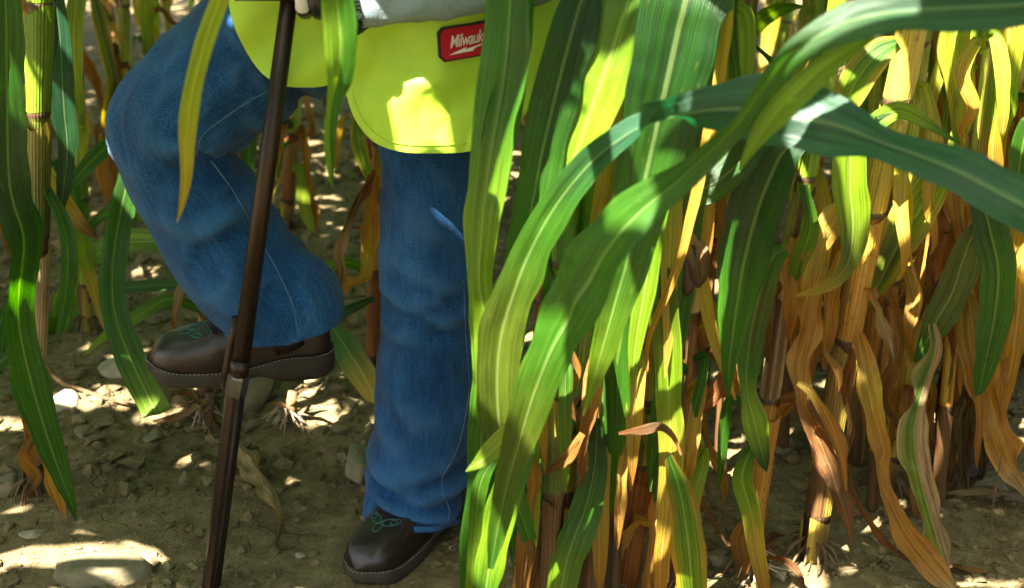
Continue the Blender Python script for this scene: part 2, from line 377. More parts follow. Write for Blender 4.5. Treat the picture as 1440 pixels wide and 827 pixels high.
# ------------------------------------------------------------------ corn: colours and builders
PAL = dict(dg=(0.007, 0.044, 0.003), g=(0.032, 0.122, 0.006), bg=(0.022, 0.090, 0.042), yg=(0.15, 0.265, 0.010), ly=(0.30, 0.37, 0.035),
           y=(0.44, 0.32, 0.045), o=(0.40, 0.19, 0.026), r=(0.23, 0.080, 0.016), b=(0.12, 0.060, 0.022), t=(0.45, 0.33, 0.17),
           db=(0.055, 0.030, 0.016), p=(0.38, 0.28, 0.17), ol=(0.065, 0.10, 0.008))
def colfield(spec, t, u):
    """'g>y>b|o': colours along the length, then the edge colour"""
    main, _, edge = spec.partition('|'); halves = main.split('/')
    def along(s):
        st = np.array([PAL[k] for k in s.split('>')]); n = len(st)
        if n == 1: return np.repeat(st, len(t), 0)
        x = np.clip(t, 0, 1) * (n - 1); i = np.minimum(x.astype(int), n - 2); f = (x - i)[:, None]; f = f * f * (3 - 2 * f)
        return st[i] * (1 - f) + st[i + 1] * f
    c = along(halves[0])
    if len(halves) > 1:
        f = np.clip(u * 4 + 0.5, 0, 1)[:, None]; c = c * (1 - f) + along(halves[1]) * f
    if edge:
        f = (np.clip((np.abs(u) - 0.45) / 0.5, 0, 1) ** 1.2 * (0.45 + 0.55 * np.sin(t * 9 + u * 2) ** 2))[:, None]
        c = c * (1 - f) + np.array(PAL[edge]) * f
    return c
US = np.array([-1, -0.72, -0.4, -0.08, 0.08, 0.4, 0.72, 1.0])
def ribbon(C, W, WD, spec, fold=0.2, rip=0.0, seed=0, curl=0.0, crum=None):
    """leaf blade: centre line C (n,3), widths W (n), width directions WD (n,3)"""
    rr = np.random.default_rng(seed); n = len(C)
    T = np.gradient(C, axis=0); T /= np.linalg.norm(T, axis=1)[:, None] + 1e-9
    WD = WD - T * (WD * T).sum(1)[:, None]; WD /= np.linalg.norm(WD, axis=1)[:, None] + 1e-9
    NN = np.cross(T, WD)
    L = np.concatenate([[0], np.cumsum(np.linalg.norm(np.diff(C, axis=0), axis=1))]); tt = L / L[-1]
    ph1, ph2 = rr.random() * 6, rr.random() * 6; k1, k2 = 14 + rr.random() * 12, 14 + rr.random() * 12
    verts, uvs, T_, U_ = [], [], [], []
    fold = fold * 1.5 if is_dry(spec) else fold; crum = (.2 if is_dry(spec) else .035) if crum is None else crum
    tap = np.clip(np.minimum(tt / 0.15, (1 - tt) / 0.12), 0, 1)
    wob = (1 + 1.2 * is_dry(spec)) * np.stack([vnoise(L * 22, L * 0 + 3.3 + seed % 97, 5), vnoise(L * 22, L * 0 + 8.1 + seed % 89, 6)])
    for u in US:
        side = 0 if u < 0 else 1
        edge = u * u
        h = fold * abs(u) * (1 - 0.35 * abs(u)) * W / 2 + curl * edge * W / 2
        h = h + rip * edge * W * np.sin((k1 if side == 0 else k2) * L + (ph1 if side == 0 else ph2)) * tap
        if abs(u) < .1: h = h - .035 * W * np.clip(1.15 - tt, 0, 1)
        h = h + crum * W * (vnoise(L * 26 + seed * .37, u * 1.7 + seed * .13, 7) + .5 * vnoise(L * 60 + seed * .7, u * 3 + 2.2, 8)) * np.clip(tt * 8, 0, 1)
        wide = W / 2 * u * (1 + (0.10 + crum) * edge * wob[side])
        verts.append(C + WD * wide[:, None] + NN * h[:, None])
        uvs.append(np.stack([np.full(n, u * 0.5 + 0.5), L], 1)); T_.append(tt); U_.append(np.full(n, u))
    m = len(US); v = np.concatenate(verts); uv = np.concatenate(uvs)
    c = colfield(spec, np.concatenate(T_), np.concatenate(U_))
    f = [(j * n + i, (j + 1) * n + i, (j + 1) * n + i + 1, j * n + i + 1) for j in range(m - 1) for i in range(n - 1)]
    return v, f, c, uv
DRYKEYS = set('orbtp') | {'db'}
def is_dry(spec): 
    ks = spec.replace('|', '>').replace('/', '>').split('>'); return sum(k in DRYKEYS for k in ks) * 2 >= len(ks)

def leafpx(Ys, pts, roll=0.0):
    """centre line, widths, width directions from photo pixels; Ys = distances"""
    pts = [list(p) + [roll] * (4 - len(p)) for p in pts]
    n = len(pts); Ys = np.interp(np.linspace(0, 1, n), np.linspace(0, 1, len(Ys)), Ys)
    a = np.array([[*P(p[0], p[1], y), p[2], p[3]] for p, y in zip(pts, Ys)])
    s = catmull(a, 7); C = s[:, :3]
    T = np.gradient(C, axis=0); T /= np.linalg.norm(T, axis=1)[:, None] + 1e-9
    Vw = C - np.array(CAMP); dep = Vw @ np.array(FW)
    pr = np.cross(T, Vw); pr /= np.linalg.norm(pr, axis=1)[:, None] + 1e-9
    n0 = np.cross(pr, T); rl = np.radians(s[:, 4])
    WD = pr * np.cos(rl)[:, None] + n0 * np.sin(rl)[:, None]
    W = np.maximum(s[:, 3], 1.2) * dep / F / np.maximum(np.abs(np.cos(rl)), 0.27)
    return C, W, WD

CANOPY = []                                     # (object, verts, faces): leaves above the picture that shade it
LEAFN = [0]
class Plant:
    def __init__(s, label, Y, stalk, hw, nodes, cols, roots=True, lean=0.0, group=None, name='corn_plant', top=2.25, canopy=True, sheath=None):
        """stalk: pixels from the ground up; hw: half widths in px; cols: colour keys from the ground up, one per internode"""
        s.Y = Y; s.px = stalk; base = P(stalk[0][0], stalk[0][1], Y)
        s.seed = int(abs(stalk[0][0] * 31 + stalk[0][1] * 7 + Y * 1000)) % 100000; s.r = random.Random(s.seed)
        pts = [P(x, y, Y + lean * i / len(stalk)) for i, (x, y) in enumerate(stalk)]
        d = (pts[-1] - pts[-2]).normalized(); p = pts[-1].copy(); rad = list(np.interp(np.linspace(0, 1, len(pts)), np.linspace(0, 1, len(hw)), hw))
        rad = [r_ * depth(q) / F for r_, q in zip(rad, pts)]
        gzz = gz(pts[0].x, pts[0].y)
        if pts[0].z > gzz - 0.02:
            dn = (pts[0] - pts[1]).normalized(); k = (pts[0].z - (gzz - 0.03)) / max(0.2, -dn.z); pts.insert(0, pts[0] + dn * k); rad.insert(0, rad[0])
        while p.z < top:
            d = (d * 0.8 + Vector((0, 0, 1)) * 0.2).normalized(); p = p + d * 0.18; pts.append(p.copy()); rad.append(max(0.006, rad[-1] * 0.93))
        s.root = thing(name, label, 'corn plant', (pts[0].x, pts[0].y, gzz), group)
        a = catmull(np.array([[*q, r_] for q, r_ in zip(pts, rad)]), 6)
        s.path = a
        zs = a[:, 2]
        nz = [P(s.xat(y), y, Y).z for y in nodes] if nodes else []
        nz = sorted(z for z in nz)
        z = nz[-1] if nz else base.z + 0.15
        while z < top - 0.3: z += 0.19; nz.append(z)
        s.nz = nz
        s.build_stalk(cols)
        s.build_sheaths(cols if sheath is None else sheath)
        if roots: s.roots(gzz)
        if canopy: s.canopy()
    def xat(s, py):
        ys = [q[1] for q in s.px][::-1]; xs_ = [q[0] for q in s.px][::-1]; return float(np.interp(py, ys, xs_)) if ys[0] <= py <= ys[-1] else (xs_[0] if py < ys[0] else xs_[-1])
    def at(s, z):
        i = np.interp(z, s.path[:, 2], np.arange(len(s.path))); i0 = int(i); f = i - i0; i1 = min(i0 + 1, len(s.path) - 1)
        q = s.path[i0] * (1 - f) + s.path[i1] * f; return Vector(q[:3]), q[3]
    def colkey(s, cols, z): return cols[min(int(np.searchsorted(s.nz, z)), len(cols) - 1)]
    def build_stalk(s, cols):
        zs = [s.path[0, 2]]; bz = s.path[0, 2]
        ring = []
        zz = list(np.arange(bz, s.path[-1, 2], 0.035)) + [n_ + k for n_ in s.nz for k in (-0.009, -0.003, 0.003, 0.009)]
        zz = sorted(z for z in zz if z <= s.path[-1, 2])
        V, C, UV = [], [], []; seg = 12
        for z in zz:
            c, r_ = s.at(z); r_ *= 0.86
            dn = min([abs(z - q) for q in s.nz] + [1]);
            r_ *= 1 + 0.20 * math.exp(-(dn / 0.007) ** 2)
            col = np.array(PAL[s.colkey(cols, z)]) * 0.8
            if dn < 0.004: col = np.array(PAL['db']) * 1.2
            elif dn < 0.02 and s.colkey(cols, z) not in DRYKEYS: col = col * 0.6 + np.array(PAL['ly']) * 0.3
            for k in range(seg):
                w = 2 * math.pi * k / seg; V.append((c.x + r_ * math.cos(w), c.y + r_ * math.sin(w), c.z)); C.append(col); UV.append((k / seg if k < seg / 2 else 1 - k / seg, z))
        m = len(zz); f = [(i * seg + k, i * seg + (k + 1) % seg, (i + 1) * seg + (k + 1) % seg, (i + 1) * seg + k) for i in range(m - 1) for k in range(seg)]
        f.append(tuple(range((m - 1) * seg, m * seg)))
        mesh('stalk', V, f, M_STALK, s.root, np.array(C), UV)
    def build_sheaths(s, cols):
        nz = [s.path[0, 2] + 0.03] + s.nz
        for i in range(len(nz) - 1):
            z0, z1 = nz[i] + 0.006, nz[i] + (nz[i + 1] - nz[i]) * s.r.uniform(0.88, 0.985)
            if z1 - z0 < 0.03: continue
            key = s.colkey(cols, (z0 + z1) / 2)
            if key == '-': continue
            m = 12; seg = 14; a0 = s.r.random() * 6.28; span = 6.28 * s.r.uniform(0.86, 0.98)
            V, C, UV = [], [], []; c2 = np.array(PAL[key]); c3 = np.array(PAL[s.r.choice(['y', 'b', key] if key in DRYKEYS else ['y', 'yg', 'b', key])])
            for j in range(m + 1):
                t = j / m; 
                for k in range(seg + 1):
                    w = a0 + span * k / seg; z = z0 + (z1 - z0) * t + 0.008 * t * math.sin(w * 2 + i)
                    c, r_ = s.at(min(z, s.path[-1, 2])); e = min(k, seg - k) / seg
                    r2 = r_ * (1.0 + 0.08 * t + (0.14 * (1 - e * 6) if e < 0.16 else 0) * (0.4 + t)) + 0.0006 * math.sin(9 * w + z * 60)
                    V.append((c.x + r2 * math.cos(w), c.y + r2 * math.sin(w), z))
                    C.append(c2 * (1 - 0.5 * t * t) + c3 * 0.5 * t * t if e > 0.1 else c3); UV.append((k / seg, z))
            f = [(j * (seg + 1) + k, j * (seg + 1) + k + 1, (j + 1) * (seg + 1) + k + 1, (j + 1) * (seg + 1) + k) for j in range(m) for k in range(seg)]
            mesh('sheath', V, f, M_STALK, s.root, np.array(C), UV)
    def roots(s, gzz):
        parts = []
        for k in range(17):
            a = k * 0.37 + s.r.random() * 0.5; c, r_ = s.at(gzz + 0.035 + 0.02 * s.r.random()); L = s.r.uniform(0.028, 0.06)
            d = Vector((math.cos(a), math.sin(a), 0)); p = [c + d * r_ * 0.6, c + d * (r_ + L * 0.35) + Vector((0, 0, -0.012)), c + d * (r_ + L * 0.7) + Vector((0, 0, -0.035)), c + d * (r_ + L * 0.8) + Vector((0, 0, -0.065))]
            parts.append(tube_mesh(p, [0.0032 * s.r.uniform(.6, 1.2), 0.0027, 0.002, 0.0012], 6))
        v, f = join(parts); mesh('brace_roots', v, f, M_ROOT, s.root)
    def leaf(s, spec, Ys, pts, roll=0, fold=0.2, rip=0.015, curl=0.0, att=None, seed=None):
        """att: height in metres of the node it grows from (None: the first pixel already lies on the stalk)"""
        LEAFN[0] += 1; seed = seed or LEAFN[0] * 17
        C, W, WD = leafpx(Ys, pts, roll)
        if is_dry(spec): W = W * .82
        if att is not None:
            c, r_ = s.at(att); p1 = Vector(C[0]); out = (p1 - c); out.z = 0
            mid = c * 0.55 + p1 * 0.45 + Vector((0, 0, 0.10 + 0.18 * out.length))
            dirp = C[0] - C[4]
            pre = catmull(np.array([list(c), list(mid), list(C[0])]), 6)[:-1]
            k = len(pre); C = np.vstack([pre, C]); W = np.concatenate([np.linspace(0.035, W[0], k), W]); WD = np.vstack([np.repeat(WD[:1], k, 0), WD])
        v, f, c, uv = ribbon(C, W, WD, spec, fold, rip, seed, curl)
        return mesh('leaf', v.tolist(), f, M_DRY if is_dry(spec) else M_LEAF, s.root, c, uv)
    def canopy(s):
        az = s.r.random() * 6.28
        for i, z in enumerate(s.nz):
            if z < 1.02: continue
            az += math.pi + s.r.uniform(-0.35, 0.35)
            for tries in range(6):
                c, r_ = s.at(z)
                v, f, cc, uv = arc_leaf(c, az + tries * 0.6, s.r.uniform(0.75, 1.0), s.r.uniform(45, 68), s.r.uniform(60, 120), s.r.uniform(0.075, 0.10), s.r.choice(['g', 'dg', 'g', 'bg', 'g>yg']), s.seed + i + tries * 50)
                if not in_frame(v): break
            else: continue
            o = mesh('leaf', v.tolist(), f, M_LEAF, s.root, cc, uv); CANOPY.append((o, v, f))

def in_frame(v, m=8):
    q = np.asarray(v)[::2] - np.array(CAMP); d = q @ np.array(FW); x = q[:, 0] / np.maximum(d, 1e-6) * F; y = q @ np.array(UP) / np.maximum(d, 1e-6) * F
    return bool(np.any((d > 0.05) & (np.abs(x) < 720 + m) & (np.abs(y) < 413.5 + m))) or bool(np.any(np.linalg.norm(q, axis=1) < 0.12))

def arc_leaf(c, az, L, e0, droop, wid, spec, seed, twist=40, rip=0.03, kink=None, n=15, fold=0.28):
    """free leaf: leaves the stalk at elevation e0, bends over by droop degrees"""
    rr = random.Random(seed); t = np.linspace(0, 1, n); e = np.radians(e0 - droop * t ** 1.25)
    if kink: e = np.where(t > kink, np.minimum(e, np.radians(-70 - 15 * np.sin(t * 7 + seed))), e)
    azs = az + 0.35 * np.sin(t * 3 + seed) * rr.uniform(-1, 1)
    dr = np.stack([np.cos(azs) * np.cos(e), np.sin(azs) * np.cos(e), np.sin(e)], 1)
    C = np.array(c) + np.concatenate([[[0, 0, 0]], np.cumsum(dr[:-1] * L / (n - 1), 0)])
    W = wid * np.interp(t, [0, 0.08, 0.35, 0.7, 0.9, 1], [0.45, 0.62, 1, 0.8, 0.4, 0.03])
    sd_ = np.stack([-np.sin(azs), np.cos(azs), 0 * azs], 1); T = dr; nn = np.cross(sd_, T)
    tw = np.radians(twist * rr.uniform(-1, 1)) * t ** 1.5
    WD = sd_ * np.cos(tw)[:, None] + nn * np.sin(tw)[:, None]
    return ribbon(C, W, WD, spec, fold, rip, seed)

# ------------------------------------------------------------------ the person
def loft(rings, n=7, seg=56, disp=None, inward=0.03):
    """tube through rings (px, py, Y, half width px, half depth m), drawn from the top down"""
    a = np.array([[*P(x, y, Y_), hw * depth(P(x, y, Y_)) / F, b_, y] for x, y, Y_, hw, b_ in rings]); s = catmull(a, n)
    C = s[:, :3]; T = np.gradient(C, axis=0); T /= np.linalg.norm(T, axis=1)[:, None]
    Vw = C - np.array(CAMP); pr = np.cross(T, Vw); pr /= np.linalg.norm(pr, axis=1)[:, None]; n0 = np.cross(pr, T); n0 /= np.linalg.norm(n0, axis=1)[:, None]
    L = np.concatenate([[0], np.cumsum(np.linalg.norm(np.diff(C, axis=0), axis=1))])
    th = np.linspace(0, 2 * np.pi, seg, endpoint=False)
    TH, LL = np.meshgrid(th, L); PY = np.repeat(s[:, 5:6], seg, 1); A, B = s[:, 3:4], s[:, 4:5]
    D = disp(TH, LL, PY) if disp else 0 * TH
    D = np.asarray(D); wear = np.clip(D / 0.006, 0, 1) * 0.35
    ca, sa = np.cos(TH), np.sin(TH)
    V = C[:, None, :] + pr[:, None, :] * ((A + D) * ca)[..., None] + n0[:, None, :] * ((B + D) * sa)[..., None]
    V = V.reshape(-1, 3); m = len(C)
    last = V[-seg:]; cen = C[-1]; inner = cen + (last - cen) * 0.93; inner2 = inner - T[-1] * inward
    V = np.vstack([V, inner, inner2]); m2 = m + 2
    f = [(i * seg + k, i * seg + (k + 1) % seg, (i + 1) * seg + (k + 1) % seg, (i + 1) * seg + k) for i in range(m2 - 1) for k in range(seg)]
    uv = np.stack([np.concatenate([((TH - 3.9) % 6.2832 * 0.085).ravel(), np.zeros(2 * seg)]), np.concatenate([LL.ravel(), np.full(2 * seg, L[-1])])], 1)
    w = np.concatenate([wear.ravel(), np.zeros(2 * seg)])
    return V, f, uv, w

person = thing('person', 'person in blue jeans and lime safety vest stepping on a soil probe', 'person', (-0.16, 1.88, 0.0))
def ridge(x, s): return np.exp(-(x / s) ** 2)
def front(TH, c, w): return np.exp(-((np.angle(np.exp(1j * (TH - c)))) / w) ** 2)
def disp_stand(TH, L, PY):
    d = 0.008 * (1 - np.abs(vnoise(TH * 1.1 + L * 4, L * 11 - TH * .6, 23))) ** 5 - 0.002 + 0.0035 * vnoise(TH * 1.3 + 5, L * 9, 21) + 0.0016 * vnoise(TH * 3, L * 24, 22)
    for y0, k, s, a, c, w in ((372, 20, 10, .0045, -1.9, .9), (398, -26, 9, .006, -1.2, .9), (420, 24, 9, .007, -2.0, 1.0), (440, -18, 8, .006, -1.0, .8), (462, 12, 9, .005, -1.9, .7),
                              (636, -26, 11, .008, -1.5, 1.3), (663, 24, 10, .009, -2.2, .9), (668, -14, 10, .008, -.6, .9), (690, 10, 9, .009, -1.6, 1.2), (560, 30, 16, .004, -2.2, .7), (300, 40, 22, .003, -1.2, .8)):
        x = PY - (y0 + k * np.cos(TH)); wn = front(TH, c, w); d = d + 1.5 * a * wn * (ridge(x, s) - 0.9 * ridge(x - 1.9 * s, s * 0.9))
    cr = front(TH, -1.75, 0.05); d = d + 0.0018 * cr * (PY < 640)                 # pressed crease down the front
    return d
jl = [(600, -120, 1.92, 120, .13), (606, 20, 1.90, 92, .105), (606, 130, 1.88, 79, .098), (605, 215, 1.87, 72, .09), (604, 300, 1.865, 69, .085), (604, 400, 1.86, 67, .08),
      (601, 480, 1.86, 67, .078), (597, 560, 1.865, 67, .078), (590, 640, 1.87, 69, .082), (582, 690, 1.87, 70, .092), (577, 716, 1.865, 68, .10), (576, 728, 1.86, 67, .102)]
def disp_raise(TH, L, PY):
    d = 0.009 * (1 - np.abs(vnoise(TH * 1.2 - L * 5, L * 12 + TH * .8, 33))) ** 5 - 0.002 + 0.004 * vnoise(TH * 1.2 + 1, L * 8, 31) + 0.0018 * vnoise(TH * 3 + 4, L * 22, 32)
    for l0, k, s, a, c, w in ((.335, .03, .012, .010, -.55, .75), (.375, -.02, .011, .009, -.45, .8), (.42, .03, .013, .008, -.7, .7), (.30, .05, .014, .007, -.8, .7), (.46, -.05, .014, .006, -1.0, .7),
                              (.385, .02, .010, .006, -1.7, .5), (.55, .06, .02, .005, -1.4, .8), (.63, -.05, .02, .006, -1.3, .9), (.70, .05, .018, .006, -1.6, .9), (.18, .06, .02, .005, -1.2, .8), (.76, -.03, .014, .007, -1.2, 1.0)):
        x = L - (l0 + k * np.cos(TH + 0.8)); wn = front(TH, c, w); d = d + 1.5 * a * wn * (ridge(x, s) - 0.9 * ridge(x - 2 * s, s))
    return d
jr = [(560, -200, 1.95, 120, .12), (500, -90, 1.93, 110, .115), (420, 15, 1.89, 98, .11), (345, 88, 1.86, 96, .105), (280, 135, 1.835, 90, .10), (240, 172, 1.825, 84, .098), (248, 222, 1.825, 78, .092),
      (280, 285, 1.835, 82, .085), (318, 345, 1.845, 87, .09), (352, 388, 1.848, 85, .095), (380, 416, 1.85, 85, .10), (396, 434, 1.85, 85, .104), (400, 452, 1.85, 85, .106)]
Va, fa, ua, wa = loft(jl, disp=disp_stand); Vb, fb, ub, wb = loft(jr, disp=disp_raise)
jv = np.vstack([Va, Vb]); jf = fa + [tuple(i + len(Va) for i in q) for q in fb]
jeans = mesh('jeans', jv.tolist(), jf, M_DENIM, person, np.repeat(np.concatenate([wa, wb])[:, None], 3, 1), np.vstack([ua, ub + 3.7]))
jeans['label'] = 'faded blue denim bootcut jeans, one knee raised'
JB = BVHTree.FromPolygons([Vector(v) for v in jv], jf)
def on_surface(bvh, pix, lift=0.0012, n=6):
    out = []
    for x, y in catmull(np.array(pix, float), n):
        d = ray(x, y).normalized(); h = bvh.ray_cast(CAMP, d)
        if h[0] is not None: out.append(h[0] - d * lift)
    return out
for pix in ([(276, 218), (284, 192), (310, 170), (345, 146), (395, 118)], [(297, 226), (330, 272), (362, 330), (392, 385), (412, 430), (419, 470)],
            [(652, 395), (655, 470), (660, 540), (652, 600), (640, 640), (624, 668), (622, 690), (632, 716), (630, 733)]):
    p = on_surface(JB, pix)
    if len(p) > 3: mesh('seam', *tube_mesh(p, 0.0013, 5), M_SEAM, jeans)

# vest: two front lobes and a back panel, hanging loose round the hips
def vest_panel(rows, Yc, b, cx, a, hemmark=None, nu=60, seedv=0):
    rows = catmull(np.array(rows, float), 8); V = []; fold_c = []
    for y, x0, x1 in rows:
        for k in range(nu + 1):
            u = k / nu; x = x0 + (x1 - x0) * u; e = (x - cx) / a
            Y_ = Yc - b * math.sqrt(max(0.0, 1 - e * e))
            fold = 0.010 * math.sin(x * 0.045 + y * 0.022 + seedv) * math.exp(-((y - 60) / 120.0) ** 2) + 0.006 * math.sin((x * 0.5 + y) * 0.055) + 0.006 * math.exp(-((y - 70 + (x - 500) * .35) / 9.0) ** 2) * math.exp(-((x - 540) / 45.0) ** 2) - 0.003 * math.exp(-((y - 110 - (x - 560) * .25) / 11.0) ** 2) * math.exp(-((x - 590) / 40.0) ** 2) + 0.006 * float(vnoise(x * 0.02, y * 0.02, 41 + seedv))
            fold = fold * (1 if y < 120 else max(.25, 1 - (y - 120) / 60.0)) + 0.002 * (1 - abs(float(vnoise(x * .022 + y * .010, y * .011 - x * .006 + seedv, 44)))) ** 4
            V.append(P(x, y, Y_ + fold))
    m = len(rows); f = [(i * (nu + 1) + k, i * (nu + 1) + k + 1, (i + 1) * (nu + 1) + k + 1, (i + 1) * (nu + 1) + k) for i in range(m - 1) for k in range(nu)]
    return V, f
lobeL = [(-420, 420, 640), (-250, 345, 560), (-100, 318, 500), (0, 322, 486), (40, 331, 484), (75, 348, 482), (98, 364, 478), (112, 380, 470), (120, 398, 458), (122.5, 415, 440)]
lobeR = [(-420, 500, 720), (-250, 470, 790), (-100, 468, 806), (0, 474, 800), (60, 480, 786), (110, 484, 768), (140, 489, 752), (165, 498, 736), (185, 511, 722), (200, 527, 704), (209, 546, 680), (214, 570, 650), (215.5, 590, 625)]
v1 = vest_panel(lobeL, 1.805, 0.078, 430, 175, seedv=2); v2 = vest_panel(lobeR, 1.90, 0.175, 560, 262, seedv=0)
back = [(-420, 430, 720), (-250, 345, 790), (-100, 330, 800), (-20, 345, 790)]
v3 = vest_panel(back, 2.0, -0.13, 560, 262, seedv=1)
vv, vf = join([v1, v2, v3])
vest = mesh('safety_vest', vv, vf, M_VEST, person); vest['label'] = 'lime yellow safety vest with rounded hem'
so = vest.modifiers.new('thick', 'SOLIDIFY'); so.thickness = 0.0022; so.offset = 0
VB = BVHTree.FromPolygons([Vector(v) for v in vv], vf)
hemp = [(487, 132), (496, 160), (509, 182), (525, 197), (545, 206), (590, 211), (650, 208)]
p = on_surface(VB, [(x + 7, y - 6) for x, y in hemp], 0.0020)
if len(p) > 3: mesh('hem_seam', *tube_mesh(p, 0.0009, 5), M_VEST, vest)
# red tag with white print
tc = [(612, 42), (617, 34), (700, 31), (708, 39), (705, 74), (698, 79), (620, 80), (613, 72)]
def grid_patch(quad, nx_, ny_, lift, bvh):
    V = []
    for j in range(ny_ + 1):
        for i in range(nx_ + 1):
            u, v = i / nx_, j / ny_; (ax, ay), (bx_, by), (cx_, cy_), (dx, dy) = quad
            x = (ax * (1 - u) + bx_ * u) * (1 - v) + (dx * (1 - u) + cx_ * u) * v; y = (ay * (1 - u) + by * u) * (1 - v) + (dy * (1 - u) + cy_ * u) * v
            d = ray(x, y).normalized(); h = bvh.ray_cast(CAMP, d)[0]; V.append((h if h is not None else P(x, y, 1.75)) - d * lift)
    return V, [(j * (nx_ + 1) + i, j * (nx_ + 1) + i + 1, (j + 1) * (nx_ + 1) + i + 1, (j + 1) * (nx_ + 1) + i) for j in range(ny_) for i in range(nx_)]
TC = P(660, 56, 1.735)
hit = VB.ray_cast(CAMP, ray(660, 56).normalized())
TC = hit[0]; TN = hit[1]; TN = TN if TN.dot(CAMP - TC) > 0 else -TN
tx = Vector((1, 0, 0.03)); tx = (tx - TN * tx.dot(TN)).normalized(); ty = TN.cross(tx)
k = depth(TC) / F
def octo(w, h, c, z): return [TC + tx * (x * k) + ty * (y * k) + TN * z for x, y in ((-w, -h + c), (-w, h - c), (-w + c, h), (w - c, h), (w, h - c), (w, -h + c), (w - c, -h), (-w + c, -h))]
def slab(w, h, c, z0, z1):
    v = octo(w, h, c, z0) + octo(w, h, c, z1); f = [tuple(range(8)), tuple(range(15, 7, -1))] + [(i, (i + 1) % 8, 8 + (i + 1) % 8, 8 + i) for i in range(8)]; return v, f
tagp = mesh('logo_tag', *slab(49, 24, 7, 0.000, 0.0060), M_TAGEDGE, vest, smooth=False); tagp['label'] = 'red rubber tag with white script lettering'
mesh('tag_face', *slab(46, 21.5, 6, 0.0058, 0.0072), M_RED, tagp, smooth=False)
fc = bpy.data.curves.new('tag_lettering', 'FONT'); fc.body = 'Milwaukee'; fc.shear = 0.28; fc.size = 1.0; fc.align_x = 'CENTER'; fc.extrude = 0.01; fc.offset = 0.004; fc.space_character = 0.92
fo = bpy.data.objects.new('tag_lettering_curve', fc); COL.objects.link(fo)
bpy.context.view_layer.update(); tm = bpy.data.meshes.new_from_object(fo.evaluated_get(bpy.context.evaluated_depsgraph_get())); bpy.data.objects.remove(fo)
txv = [TC + tx * ((v.co.x * 16.5 - 1) * k) + ty * ((v.co.y * 25 - 4 + v.co.x * 0.9) * k) + TN * (0.0076 + v.co.z * 0.02) for v in tm.vertices]
txf = [tuple(q.vertices) for q in tm.polygons]
mesh('lettering', txv, txf, M_WHITE, tagp, smooth=False)
bolt = [(-38, -14), (-12, -9.5), (-14, -13), (14, -8.5), (12, -11.5), (38, -6), (10, -15), (12, -11.8), (-16, -17), (-13, -13.4)]
bolt = [(-36, -15), (-8, -7), (-10, -10.5), (34, -3), (2, -14), (4, -10.8)]
mesh('lightning_mark', [TC + tx * (x * k) + ty * (y * k) + TN * 0.0077 for x, y in bolt], [(0, 4, 5, 2, 1), (2, 5, 3)][:1] + [(2, 5, 3)], M_WHITE, tagp, smooth=False)

